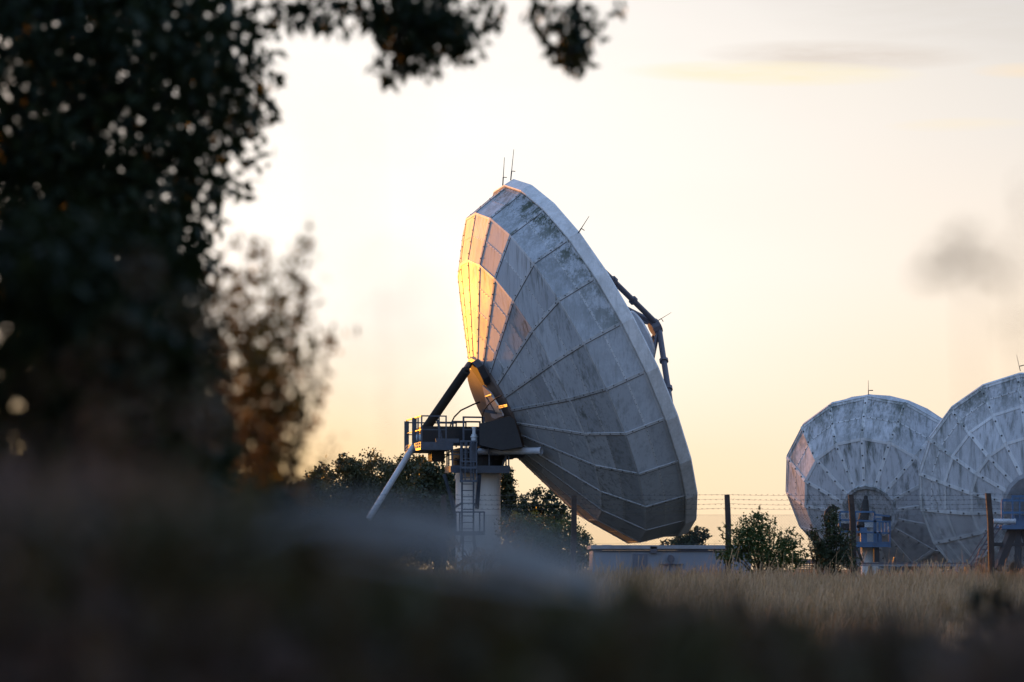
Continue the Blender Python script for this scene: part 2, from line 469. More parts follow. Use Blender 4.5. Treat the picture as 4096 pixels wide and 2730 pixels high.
for t in (-.95, .80):                                 # yoke plates
    poly = [(-.1, 6.2), (1.7, 6.35), (2.05, 6.6), (1.62, 7.95), (1.3, 7.95), (.9, 7.6), (-.1, 7.62)]
    b.prism([hp(s, t, z) for s, z in poly], ey * .15)
hbox(b, -.1, 1.3, -.8, .8, 6.35, 7.4); hbox(b, 1.3, 1.8, -.8, .8, 6.45, 7.0)
hbox(b, -2.1, -1.55, -.4, .5, 6.2, 6.62)
b.tube([hp(1.6, -1.15, 7.3), hp(1.6, 1.15, 7.3)], .32, 16)
z4 = lambda x, y, Y: at(1400 + x / 1.568, 1360 + y / 1.568, Y)
b.prism([z4(x, y, 117.3) for x, y in ((812, 525), (880, 512), (1000, 478), (1030, 500), (1055, 580), (1083, 672), (950, 692), (812, 660))], (0, 2.2, 0))
b.build('turning_head', M['black'], root)
b = MB()   # bracing in front of the yoke
b.bar(z5(1640, 260, 118.8), z5(1920, 250, 118.9), .12); b.bar(z5(1660, 360, 118.7), z5(2080, 190, 118.9), .07); b.bar(z5(1660, 260, 118.7), z5(1680, 360, 118.7), .06)
b.bar(z5(1660, 15, 118.6), z5(2110, 75, 118.6), .13); b.bar(z5(2150, 590, 119), z5(2000, 1060, 119), .09)
b.build('head_brace', M['steel'], root)
# upper platform
b = MB(); hbox(b, -2.85, -1.45, -1.85, 1.9, 6.62, 6.95); hbox(b, -2.2, -1.2, -1.86, -1.78, 6.93, 7.1)
for s, z in ((-2.86, 6.72), (-2.86, 6.84)):
    for t in (-1.7, -1.3, -.9, 1.2, 1.6): hbox(b, s - .03, s + .02, t, t + .24, z, z + .09, 1)
up = b.build('upper_platform', [M['steel'], M['cabroof']], root)
b = MB()
def rail(b, pts, z0, z1, w=.055, mid=True, posts=True):
    for p, q in zip(pts, pts[1:]):
        b.bar(hp(*p, z1), hp(*q, z1), w)
        if mid: b.bar(hp(*p, (z0 + z1) / 2), hp(*q, (z0 + z1) / 2), w * .8)
    if posts:
        for p in pts: b.bar(hp(*p, z0), hp(*p, z1 + w / 2), w * 1.15)
rail(b, [(-2.8, 1.85), (-2.8, .35)], 6.9, 8.05); rail(b, [(-2.8, -.1), (-2.8, -.95), (-2.8, -1.8), (-2.05, -1.8), (-1.75, -1.8)], 6.9, 8.05)
rail(b, [(-2.8, 1.85), (-1.4, 1.85), (-.6, 1.85)], 6.9, 7.95); rail(b, [(-1.5, 1.2), (-.3, 1.2)], 7.2, 7.95)
b.build('railing', M['steel'], up); b = MB()
b.build('railing', M['steel'], up); b = MB(); rail(b, [(-.88, -1.2), (.0, -1.2)], 7.0, 8.05, .07, True); b.build('railing', M['steel'], up); b = MB(); rail(b, [(-.9, 1.1), (.3, 1.1)], 7.1, 7.98, .07, False)
b.build('railing', M['steel'], up); b = MB(); b.bar(z5(850, 180, 118.2), z5(955, 610, 118.1), .085); b.build('brace', M['steel'], up); b = MB()
b.bar(hp(-2.8, 1.85, 6.7), hp(-2.8, 1.85, 8.0), .2); b.bar(hp(-2.8, -.1, 6.7), hp(-2.8, -.1, 8.05), .18)
b.build('railing', M['steel'], up)
# lower platform
b = MB(); hbox(b, -1.5, 1.0, -1.8, -.5, 5.70, 5.90); hbox(b, -1.5, 1.0, -1.83, -1.76, 5.66, 5.97)
hbox(b, -1.55, -1.50, -1.8, -.5, 5.68, 5.95, 1)
lp = b.build('lower_platform', [M['steel'], M['steel']], root)
b = MB(); rail(b, [(-1.47, -.55), (-1.47, -1.77), (-.85, -1.77)], 5.9, 6.97); b.build('railing', M['steel'], lp); b = MB(); rail(b, [(.12, -1.77), (.85, -1.77), (.97, -1.77), (.97, -.55)], 5.9, 6.97)
b.build('railing', M['steel'], lp); b = MB(); rail(b, [(-1.4, -.6), (-.9, -.6)], 5.9, 6.6)
b.build('railing', M['steel'], lp); b = MB()
b.bar(hp(-1.45, -1.0, 6.9), hp(-1.47, -1.77, 6.4), .06)
b.build('railing', M['steel'], lp)
for p_, q_, w_ in ((z5(980, 1160, 118.4), z6(440, 690, 119.0), .1), (z5(1600, 1160, 118.3), z6(840, 590, 119.0), .16), (z5(960, 1165, 121), z6(470, 600, 120.4), .08),
                  (z6(455, 580, 118.9), z6(565, 510, 118.2), .07), (z6(790, 520, 118.2), z6(860, 600, 118.9), .07)):
    b = MB(); b.bar(p_, q_, w_); b.build('platform_brace', M['steel'], root)
# ladder with its cage
b = MB(); yl = 117.95
lx0, lx1 = z5(1292, 600, yl).x, z5(1497, 600, yl).x
zt, zbm = z5(0, 575, yl).z, z6(0, 1250, yl).z
for x in (lx0, lx1): b.bar((x, yl, zbm), (x, yl, zt), .075)
z = zbm + .12
while z < zt: b.bar((lx0, yl, z), (lx1, yl, z), .035); z += .27
b.bar((lx0 - .12, yl + .3, zbm - .2), (lx0, yl, zbm + .5), .05); b.bar((lx1 + .12, yl + .3, zbm - .2), (lx1, yl, zbm + .5), .05)
lad = b.build('ladder', M['steel'], root)
b = MB()
for zz, w in ((zt, .07), (z5(0, 935, yl).z, .06), (z5(0, 1045, yl).z, .09), (z5(0, 1285, yl).z, .085)):
    P_ = [(lx0 - .04, yl), (lx0 - .05, yl - .6), (lx1 + .14, yl - .6), (lx1 + .14, yl)]
    for p, q in zip(P_, P_[1:]): b.bar((*p, zz), (*q, zz), w)
for x, y in ((lx0 - .05, yl - .6), (lx0 + .14, yl - .62), (lx1 - .1, yl - .62), (lx1 + .14, yl - .6)):
    b.bar((x, y, z5(0, 1285, yl).z), (x, y, zt), .045)
b.build('safety_cage', M['steel'], lad); b = MB()
# landing basket near the ground
x0, x1 = z6(472, 0, yl).x, z6(975, 0, yl).x
z1, z0 = z6(0, 675, yl).z, z6(0, 1085, yl).z
b.box((x0, yl - .7, z0), (x1, yl + .1, z0 + .16))
for zz in (z1,):
    b.bar((x0, yl - .7, zz), (x1, yl - .7, zz), .06); b.bar((x0, yl - .7, zz), (x0, yl + .1, zz), .05); b.bar((x1, yl - .7, zz), (x1, yl + .1, zz), .05)
for xx in (x0, z6(540, 0, yl).x, z6(895, 0, yl).x, x1): b.bar((xx, yl - .7, z0), (xx, yl - .7, z1), .06)
for xx in (z6(580, 0, yl).x, z6(780, 0, yl).x): b.bar((xx, yl - .3, GZ), (xx + .05, yl - .3, z0), .07)
b.build('landing_basket', M['steel'], root)
# motors
b = MB(); mx, my = z5(1510, 0, 118.1).x, 118.05
zz = lambda y: z5(0, y, 118.1).z
for y0, y1, r in ((312, 335, .10), (345, 440, .075), (440, 470, .12), (470, 495, .155), (500, 560, .13)): b.tube([(mx, my, zz(y1)), (mx, my, zz(y0))], r, 14)
b.tube([(mx, my, zz(345)), (mx, my, zz(335))], .085, 14)
b.build('azimuth_motor', M['motor'], root)
b = MB(); b.box((mx - .2, my - .12, zz(905)), (mx + .08, my + .2, zz(600))); b.tube([(mx - .02, my, zz(940)), (mx - .02, my, zz(560))], .1, 12); b.box((mx - .24, my - .16, zz(720)), (mx - .1, my + .1, zz(660)))
b.build('azimuth_gearbox', M['steel'], root)
gx = z5(640, 500, 119.3)
b = MB(); b.tube([gx + Vector((-.38, 0, -.02)), gx + Vector((.22, -.1, .02))], .17, 14); b.tube([gx + Vector((.14, -.12, -.02)), gx + Vector((.30, -.14, -.02))], .2, 14)
b.tube([gx + Vector((-.1, 0, .1)), gx + Vector((-.1, 0, .42))], .12, 10); b.tube([gx + Vector((-.38, .1, 0)), gx + Vector((-.38, .1, .4))], .1, 10)
b.build('jack_motor', M['motor'], root)
# jackscrew: bellows up to the bracket, tube below the platform
p0, p1 = hz(300, 470, -1.0), z5(640, 340, 119.6)
n = 46; pts, rs = [], []
for i in range(2 * n + 1):
    pts.append(p0.lerp(p1, i / (2 * n))); rs.append(.205 if i % 2 else .135)
b = MB(); b.tube(pts, rs, 12); b.tube([p0.lerp(p1, -.03), p0], .11, 12)
b.build('jackscrew_bellows', M['rubber'], root)
b = MB(); b.tube([z5(480, 560, 119.4), at(1474, 2077, 118.4)], .125, 16)
b.build('jackscrew_tube', M['galv'], root)
b = MB(); b.tube([at(1917, 1807, 118.9), at(2157, 1804, 117.4)], .145, 20, cap=False); b.tube([at(2157, 1804, 117.4), at(2166, 1804, 117.35)], [.16, .16], 20, cap=False)
b.tube([at(1917, 1807, 118.9), at(2150, 1804, 117.45)], .12, 12)
b.build('counter_tube', M['galv'], root)
# cables
b = MB()
b.tube([hz(550, 1055, -.4), hz(430, 1100, -.7), hz(200, 1210, -1.1), hz(80, 1330, -1.3), hz(20, 1450, -1.4), hz(0, 1530, -1.4)], .035, 6)
b.tube([hz(960, 935, -.4), hz(850, 985, -.6), hz(720, 1090, -.8), hz(640, 1190, -1.0), hz(600, 1290, -1.1), hz(592, 1400, -1.1), hz(610, 1568, -1.1)], .03, 6)
b.build('cable', M['rubber'], root)

# ---- the two smaller dishes
def small_dish(name, D, label, tonef, subs, baseloc):
    r = empty(name, baseloc, label, 'satellite dish', 'satellite dishes')
    rf = shell(D, None, tonef, subs, .42, .12, False, .05, .024).build('reflector', [M['dish_far'], M['rib_far'], M['joint'], M['bolt']], r)
    rim_mesh(D, .035, .09).build('rim', M['dish_far'], rf)
    face_mesh(D).build('reflecting_face', M['dish_far'], rf, smooth=True)
    return r
def toneS(seed, heavy):
    tr = {}
    def f(i, k, j):
        key = (i, k, j)
        if key not in tr:
            g = random.Random(seed + i * 101 + k * 7 + j * 1009)
            top = max(0, math.cos(2 * math.pi * k / heavy[1] + .1))
            al = (.12 + .55 * top * g.uniform(.4, 1.)) if i == heavy[0] else .10 * g.random()
            tr[key] = (g.uniform(.86, 1.08), al, g.uniform(.15, .5) if i == heavy[0] else g.uniform(.05, .35))
        return tr[key]
    return f
YA = 96.5
def nearer(C, rings, k): return tuple(Vector((0, 0, EYE)) + (Vector(C) - Vector((0, 0, EYE))) * k), [(r * k, z * k) for r, z in rings]
C2, R2 = nearer((13.859, 108., 3.824), [(1.088, 0), (2.890, .585), (4.06, 1.80)], YA / 108)
D2 = Dish(C2, R_(26.59), R_(27.5), R_(.785), 16, R2)
A = small_dish('satellite_dish', D2, 'smaller satellite dish turned back-on to the camera, with an orange glint on its left edge', toneS(11, (1, 16)), [1, 2], (12.1, YA - .2, GZ))
b = MB()
for k in range(16):
    t0, t1 = 2 * math.pi * k / 16, 2 * math.pi * (k + 1) / 16
    for (r0, a0), (r1, a1) in (((1.04, .02), (1.0, -.05)), ((1.0, -.05), (.89, -.04)), ((.89, -.04), (.81, .06)), ((.81, .06), (0, .08))):
        b.add([D2.P(r0, a0, t0), D2.P(r0, a0, t1), D2.P(r1, a1, t1), D2.P(r1, a1, t0)], [(0, 1, 2, 3)], 0, (1, .35, .5))
b.build('hub', M['dish_far'], A)
rod(A, D2.P(R2[2][0] + .04, R2[2][1] + .06, R_(.8)), (0, 0, 1), .5, r=.010)
b = MB(); c0, c1 = za(1290, 1375, YA - .9), za(1560, 1160, YA - .9); px = (c0.x + c1.x) / 2
b.tube([(px, YA - .5, GZ - .1), (px, YA - .5, c1.z + .3)], (c1.x - c0.x) / 2, 24)
b.build('pedestal', M['column'], A)
b = MB(); yp = YA - 1.5
P = lambda x, y, dy=0.: za(x, y, yp + dy)
def abox(b, x0, y0, x1, y1, d0, d1, m=0):
    p, q = za(x0, y1, yp), za(x1, y0, yp); b.box((p.x, yp + d0, p.z), (q.x, yp + d1, q.z), m)
abox(b, 1180, 1050, 1720, 1135, 0, 1.0); abox(b, 1270, 825, 1365, 1050, .02, .3)
abox(b, 1500, 900, 1600, 1050, .05, .2)
plat = b.build('platform', M['blue'], A)
b = MB()
for (xa, ya_), (xb, yb) in (((930, 582), (1480, 582)), ((940, 705), (1720, 740)), ((930, 885), (1720, 915)), ((1480, 580), (1480, 1100)), ((1500, 690), (1500, 1100)), ((1720, 720), (1720, 1140)),
                            ((1560, 740), (1560, 1050)), ((1610, 740), (1610, 900)), ((1660, 740), (1660, 900)), ((940, 582), (940, 1080)), ((1180, 590), (1180, 1050)), ((1510, 690), (1590, 690)), ((1480, 625), (1720, 650))):
    b.bar(P(xa, ya_), P(xb, yb), .06)
b.build('railing', M['blue'], plat)
for a_ in ((1370, 900, 1480, 1045, .25, .35), (1345, 745, 1475, 820, .25, .4)):
    b = MB(); abox(b, *a_); b.build('control_box', M['motor'], A)
b = MB(); pts = [za(1340, 400, YA - .6), za(1325, 600, YA - .8), za(1285, 830, YA - 1.0)]
b.tube(pts, [.10, .17, .19], 12); b.tube([za(1345, 340, YA - .5), za(1340, 420, YA - .6)], .07, 8); b.bar(za(1250, 840, YA - 1), za(1240, 960, YA - 1), .1)
b.build('jackscrew_bellows', M['rubber'], A)
for off in (0, 45, 90):
    b = MB(); b.tube([za(905 - off * .2, 540 - off * .3, YA - .9), za(820 - off * .5, 540 - off * .3, YA - .9), za(770 - off * .5, 600 - off * .3, YA - .9), za(745 - off * .5, 690, YA - .9), za(750 - off * .4, 790, YA - .9)], .05, 8)
    b.build('cable_loop', M['rubber'], A)
for nm, a_ in (('drive_motor', (960, 760, 1110, 880, .4, .9)), ('platform_beam', (1000, 1080, 1260, 1150, .3, .9)), ('access_post', (1490, 1140, 1570, 1370, .2, .5)), ('drive_motor', (1640, 640, 1760, 720, .2, .6))):
    b = MB(); abox(b, *a_); b.build(nm, M['black'], A)
b = MB()
b.bar(P(1200, 1140), P(1300, 1380), .08)
b.build('platform_brace', M['black'], A)

YB = 92.
C3, R3 = nearer((18.923, 100., 4.003), [(1.3, -.38), (2.513, 0), (3.488, .653), (4.42, 1.33)], .92)
D3 = Dish(C3, R_(12.34), R_(20), R_(-8.476), 20, R3)
Bd = small_dish('satellite_dish', D3, 'satellite dish cut off by the right edge, overlapping the smaller dish behind it', toneS(23, (2, 20)), [1, 1, 2], (17.2, YB, GZ))
b = MB()
for k in range(20):
    t0, t1 = 2 * math.pi * k / 20, 2 * math.pi * (k + 1) / 20
    b.add([D3.P(1.22, -.36, t0), D3.P(1.22, -.36, t1), D3.P(1.12, -.5, t1), D3.P(1.12, -.5, t0)], [(0, 1, 2, 3)])
    b.add([D3.P(1.12, -.5, t0), D3.P(1.12, -.5, t1), D3.P(0, -.3, t1), D3.P(0, -.3, t0)], [(0, 1, 2, 3)])
b.build('hub', M['cabroof'], Bd)
rod(Bd, D3.P(4.14, 1.35, R_(-8)), (-.22, 0, 1), .55, r=.009)
b = MB(); Q = lambda x, y, Y=89.8: zb(x, y, Y)
for (xa, ya_), (xb, yb), w in (((1280, 475), (1700, 475), .09), ((1400, 428), (1700, 428), .08), ((1280, 632), (1700, 632), .07), ((1282, 470), (1282, 720), .06), ((1410, 430), (1410, 720), .06), ((1500, 430), (1500, 720), .05), ((1650, 430), (1650, 720), .05)):
    b.bar(Q(xa, ya_), Q(xb, yb), w)
p, q = Q(1270, 840), Q(1900, 790); b.box((p.x, 89.7, p.z), (q.x, 91.0, q.z))
bp = b.build('platform', M['blue'], Bd)
b = MB(); b.tube([Q(1170, 740), Q(1450, 740)], .085, 12); b.build('jackscrew_tube', M['galv'], Bd)
b = MB(); p, q = Q(1450, 790), Q(1700, 660); b.box((p.x, 89.9, p.z), (q.x, 90.7, q.z)); p, q = Q(1700, 1000), Q(1760, 300); b.box((p.x, 89.9, p.z), (q.x + 1.0, 91.0, q.z)); b.build('drive_gear', M['blue'], Bd)
b = MB()
for (xa, ya_), (xb, yb), w in (((1420, 830), (1220, 1350), .26), ((1560, 830), (1720, 1350), .26), ((1480, 830), (1480, 1350), .2), ((1170, 1030), (1600, 1030), .12)):
    b.bar(Q(xa, ya_, 90.2), Q(xb, yb, 90.0), w)
b.build('tripod_base', M['black'], Bd)
b = MB()
for dx in (0, 70):
    b.bar(Q(1220 + dx, 770), Q(880 + dx, 1290), .05)
for t in range(9):
    t = t / 8; x0, y0 = 1220 - 340 * t, 770 + 520 * t; b.bar(Q(x0, y0), Q(x0 + 70, y0), .04)
b.bar(Q(1180, 740), Q(860, 1230), .035)
b.build('stair', M['strut'], Bd)

# ------------------------------------------------------------------ fence
YF = 62.
fz = lambda y: v(0, y, YF).z
fr = empty('chain_link_fence', (0, YF, ground_z(YF)), 'chain link fence with dark posts and four strands of barbed wire along the dry grass', 'fence')
px_posts = [(-28, 0, 1137), (330, 0, 1137), (690, -2, 1137), (1020, -3, 1138), (1319, -4, 1139), (1673, -1, 1137), (1959, 1, 1137), (2275, 2, 1134), (2600, 0, 1136), (2930, 0, 1136)]
for i, (x, ln, yt) in enumerate(px_posts):
    p = v(x, yt, YF); g0 = ground_z(YF) - .3
    b = MB(); lean = -ln * .012
    s = .062
    H = p.z - g0
    ring = []
    for zf, w, dx in ((0, 1.05, lean * -1.2), (.45, 1., lean * -.3), (.75, .98, 0), (1., .9, lean * .6 - .03)):
        ring.append([(p.x + dx - s * w, YF - s * w, g0 + H * zf), (p.x + dx + s * w, YF - s * w, g0 + H * zf), (p.x + dx + s * w, YF + s * w, g0 + H * zf), (p.x + dx - s * w, YF + s * w, g0 + H * zf)])
    for r0, r1 in zip(ring, ring[1:]): b.hexa(r0 + r1)
    b.build('post', M['post'], fr)
xs0, xs1 = v(-60, 1137, YF).x, v(2960, 1137, YF).x
for i, y in enumerate((1136.5, 1147.7, 1158.7, 1168.4)):
    b = MB(); z = fz(y); pts = []
    xs_ = [v(q[0], 1137, YF).x for q in px_posts]
    for x0, x1 in zip(xs_, xs_[1:]):
        for t in range(8):
            f = t / 8; pts.append((x0 + (x1 - x0) * f, YF - .07, z - .022 * 4 * f * (1 - f) * (1 + .3 * i) + .01 * math.sin(x0 * 9 + i)))
    pts.append((xs_[-1], YF - .07, z)); b.tube(pts, .0036, 4)
    x = xs_[0] + .03 * i
    while x < xs_[-1]:
        for sgn in (1, -1): b.bar((x - .018, YF - .07, z - .012 + sgn * .015), (x + .018, YF - .07, z - .012 - sgn * .015), .004)
        x += .115 + .02 * random.random()
    b.build('barbed_wire', M['wire'], fr)
# netting: two families of slanted wires
zt, z0 = fz(1184), ground_z(YF) + .02
hgt = zt - z0; step = .062; nW = int((xs1 - xs0 + hgt) / step)
Vq = []
w = .0016
for sgn in (1, -1):
    for i in range(nW):
        xa = xs0 - hgt * .0 + i * step - (hgt if sgn > 0 else 0); xb = xa + hgt * sgn * .98 if sgn > 0 else xa - hgt * .98 + 0
        if sgn < 0: xa += hgt * .0
        y = YF - .075 + .002 * sgn
        # ribbon with four sides, a thin square wire
        pa, pb = (xa, z0), (xb, zt)
        c = [(-w, -w), (w, -w), (w, w), (-w, w)]
        for k in range(4):
            (o0, d0), (o1, d1) = c[k], c[(k + 1) % 4]
            Vq.append([(pa[0] + o0 * 1.4, y + d0, pa[1]), (pa[0] + o1 * 1.4, y + d1, pa[1]), (pb[0] + o1 * 1.4, y + d1, pb[1]), (pb[0] + o0 * 1.4, y + d0, pb[1])])
np_quads('netting', np.array(Vq), M['wire'], np.ones(len(Vq)), fr)
b = MB()
for y in (1184, 1250): b.tube([(xs0, YF - .075, fz(y)), (xs1, YF - .075, fz(y))], .003, 4)
b.build('line_wire', M['wire'], fr)

# ------------------------------------------------------------------ cabin
YC = 92.
def cab(x, y): return at(2350 + x / 3.92, 2000 + y / 3.92, YC)
cr = empty('cabin', (cab(1200, 0).x, YC + 2, GZ), 'low white flat-roofed cabin with a grey hatch below the largest dish', 'cabin')
x0, x1 = cab(78, 0).x, cab(2560, 0).x
b = MB(); b.box((x0, YC, GZ - .1), (x1, YC + 4, cab(0, 800).z)); b.build('wall', M['cabin'], cr)
b = MB(); b.box((x0 - .06, YC - .15, cab(0, 770).z), (x1 + .1, YC + 4.1, cab(0, 712).z)); b.build('roof', M['cabroof'], cr)
b = MB(); p, q = cab(718, 1060), cab(940, 845); b.box((p.x, YC - .05, GZ + .2), (q.x, YC, q.z)); b.build('door', M['cabdoor'], cr)
b = MB()
for y in (782, 800): b.tube([(x0, YC - .06, cab(0, y).z), (x1, YC - .06, cab(0, y).z)], .02, 6)
p = cab(1030, 790); b.box((p.x - .1, YC - .15, p.z - .1), (p.x + .12, YC, p.z + .12)); b.build('conduit', M['strut'], cr)
b = MB(); p = cab(1305, 930); b.tube([(p.x, YC, p.z), (p.x, YC - .16, p.z)], [.06, .13], 10); b.tube([(p.x - .03, YC - .1, p.z + .05), (p.x - .03, YC - .1, p.z + .14)], .05, 8); b.build('wall_lamp', M['strut'], cr)
b = MB(); b.tube([(cab(1110, 0).x, YC - .08, cab(0, 1015).z), (cab(1500, 0).x, YC - .08, cab(0, 1015).z)], .03, 6); b.bar((cab(1280, 0).x, YC - .08, GZ), (cab(1280, 0).x, YC - .08, cab(0, 1015).z), .05); b.build('pipe', M['strut'], cr)
b = MB(); p = cab(310, 725); b.box((p.x - .15, YC + .1, p.z - .03), (p.x + .15, YC + .5, p.z + .04)); b.build('roof_vent', M['cabin'], cr)

# low cable tray in front of the right-hand dishes, far lattice fence
b = MB(); p, q = at(3420, 2262, 86), at(3870, 2262, 86)
b.box((p.x, 86, p.z - .03), (q.x, 86.4, p.z + .03)); b.box((p.x, 85.98, p.z + .035), (q.x, 86.42, p.z + .085), 1)
n = 7
for i in range(n + 1):
    x = p.x + (q.x - p.x) * i / n; b.box((x - .05, 86.1, GZ - .1), (x + .05, 86.3, p.z - .03), 1)
tag(b.build('cable_tray', [M['cabroof'], M['strut']]), 'long low cable tray on short legs below the right-hand dishes', 'cable tray')
b = MB()
for y, w in ((1332, .05), (1362, .12), (1392, .05), (1420, .05), (1450, .05), (1485, .05)): b.bar(za(230, y, 130), za(760, y, 130), w)
for x in range(240, 770, 45): b.bar(za(x, 1325, 130), za(x, 1600, 130), .05)
tag(b.build('lattice_fence', M['strut']), 'low dark lattice fence seen between the bushes against the sky', 'fence')
# small dark marker post and white post by the tray
b = MB(); p = za(1800, 1390, 88); b.prism([za(1770, 1400, 88), za(1815, 1400, 88), za(1815, 1295, 88), za(1790, 1290, 88)], (0, .2, 0)); b.box((p.x - .1, 88, GZ - .1), (p.x + .06, 88.2, p.z))
tag(b.build('service_pillar', M['black']), 'small dark service pillar standing behind the cable tray', 'pillar')

# ------------------------------------------------------------------ trees and bushes
def clumps(blobs, n, per=30, spread=.22, shell=.55, seed=1):
    """points gathered in leaf clumps spread through ellipsoids: blobs = (centre, (rx, ry, rz), weight)"""
    g = np.random.default_rng(seed); out = []; tone = []
    W = np.array([bb[2] for bb in blobs], float); W /= W.sum()
    for (c, r, _), w in zip(blobs, W):
        m = max(3, int(n * w / per)); c = np.array(c, float); r = np.array(r, float)
        d = unit(g.normal(size=(m, 3))); rad = shell + (1 - shell) * g.random(m) ** .7
        rad *= 1 + .16 * np.sin(5 * d[:, 0] + 7 * d[:, 2] + seed) + .1 * g.normal(size=m)
        cc = c + d * rad[:, None] * r
        sp = spread * r.mean()
        p = cc[:, None, :] + g.normal(size=(m, per, 3)) * sp * g.uniform(.5, 1.2, (m, 1, 1)) * np.array([1, 1, .75])
        out.append(p.reshape(-1, 3))
        tone.append(np.repeat(g.random(m), per) * .75 + .25 * g.random(m * per))
    return np.concatenate(out), np.concatenate(tone)
def limb_tree(b, base, tips, r0, seed=0):
    g = random.Random(seed); base = Vector(base)
    cen = sum((Vector(t) for t in tips), Vector()) / len(tips)
    fork = base.lerp(Vector((cen.x, cen.y, base.z + (cen.z - base.z) * .55)), .9)
    b.tube([base, base.lerp(fork, .5) + Vector((g.uniform(-.1, .1), 0, 0)), fork], [r0, r0 * .8, r0 * .6], 8)
    for t in tips:
        t = Vector(t); mid = fork.lerp(t, .5) + Vector((g.uniform(-.1, .1), g.uniform(-.1, .1), .12)) * (t - fork).length * .5
        b.tube([fork, mid, t], [r0 * .45, r0 * .28, r0 * .1], 6)
def tree(name, label, cat, blobs, base, n, L, mat, r0=.2, seed=1, per=30, spread=.22, shell=.55, asp=.55, group=None, down=.2):
    r = empty(name, base, label, cat, group)
    b = MB(); limb_tree(b, base, [bb[0] for bb in blobs], r0, seed); b.build('trunk', M['bark'], r)
    p, t = clumps(blobs, n, per, spread, shell, seed)
    np_quads('crown', leaf_quads(p, L, asp, down, seed), mat, t, r)
    return r
def vb(x, y, rx, ry, Y, w=None, depth=None):
    """an ellipsoid seen at view pixel x, y with radii rx, ry"""
    s = Y / 6405.
    return (tuple(v(x, y, Y)), (rx * s, (depth or (rx + ry) * .5 * s), ry * s), w or rx * ry)

g0 = 1.05
tree('oak_tree', 'broad oak behind the platform, its rounded crown left of the pedestal', 'tree',
     [vb(800, 1120, 55, 55, 150), vb(868, 1095, 62, 50, 151), vb(930, 1100, 58, 50, 149), vb(850, 1170, 110, 70, 150), vb(935, 1180, 90, 80, 148), vb(800, 1230, 80, 70, 149), vb(930, 1250, 110, 60, 149), vb(800, 1070, 34, 26, 150), vb(960, 1072, 40, 26, 150)],
     (v(880, 1300, 150).x, 150, g0), 46000, .18, M['leaf_bg'], .35, 3, 26, .16, .5, group='trees behind the compound')
tree('oak_tree', 'dark tree behind the platform, between the rounded oak and the pedestal', 'tree',
     [vb(995, 1110, 45, 55, 143), vb(1030, 1150, 45, 70, 143), vb(985, 1190, 65, 70, 142), vb(1030, 1240, 55, 60, 142)],
     (v(1005, 1300, 142).x, 143, g0), 15000, .22, M['leaf_dark'], .3, 5, 26, .16, .5, group='trees behind the compound')
tree('oak_tree', 'small dark tree at the left end of the trees, beside the blurred shrub', 'tree',
     [vb(735, 1110, 32, 35, 160), vb(700, 1150, 50, 45, 160), vb(740, 1190, 60, 60, 160), vb(690, 1220, 60, 50, 160)],
     (v(715, 1300, 160).x, 160, g0), 12000, .26, M['leaf_dark'], .25, 6, 26, .16, .5, group='trees behind the compound')
tree('narrow_tree', 'narrow dark tree rising just right of the white pedestal', 'tree',
     [vb(1166, 1100, 17, 30, 135), vb(1164, 1145, 22, 40, 135), vb(1170, 1200, 28, 40, 135)],
     (v(1166, 1300, 135).x, 135, g0), 7000, .16, M['leaf_dark'], .15, 7, 26, .18, .4, group='trees behind the compound')
tree('bushy_tree', 'ragged dark tree between the pedestal and the underside of the largest dish', 'tree',
     [vb(1205, 1165, 26, 32, 140), vb(1240, 1155, 30, 28, 140), vb(1268, 1150, 22, 30, 140), vb(1290, 1180, 24, 28, 140), vb(1245, 1200, 60, 30, 140), vb(1225, 1240, 70, 40, 140), vb(1230, 1285, 90, 35, 140), vb(1330, 1285, 60, 22, 140)],
     (v(1240, 1300, 140).x, 140, g0), 11000, .17, M['leaf_dark'], .2, 8, 22, .2, .45, group='trees behind the compound')
tree('bush', 'sunlit green bush at the foot of the white pedestal', 'bush',
     [vb(1190, 1215, 45, 30, 108), vb(1245, 1215, 50, 32, 108), vb(1300, 1225, 36, 30, 107), vb(1330, 1245, 30, 24, 107), vb(1240, 1255, 90, 35, 107), vb(1355, 1268, 30, 14, 107), vb(1220, 1290, 95, 26, 107), vb(1330, 1292, 60, 20, 107)],
     (v(1250, 1310, 108).x, 108, g0), 15000, .11, M['leaf_green'], .08, 9, 24, .2, .4)
tree('bushy_tree', 'small far tree peeping over the cabin roof beneath the dish rim', 'tree',
     [vb(1575, 1238, 26, 14, 170), vb(1605, 1230, 20, 20, 170), vb(1545, 1248, 28, 9, 170), vb(1590, 1275, 45, 25, 170), vb(1560, 1290, 60, 20, 170)],
     (v(1590, 1310, 170).x, 170, g0), 5000, .22, M['leaf_dark'], .15, 10, 22, .2, .45, group='trees behind the compound')
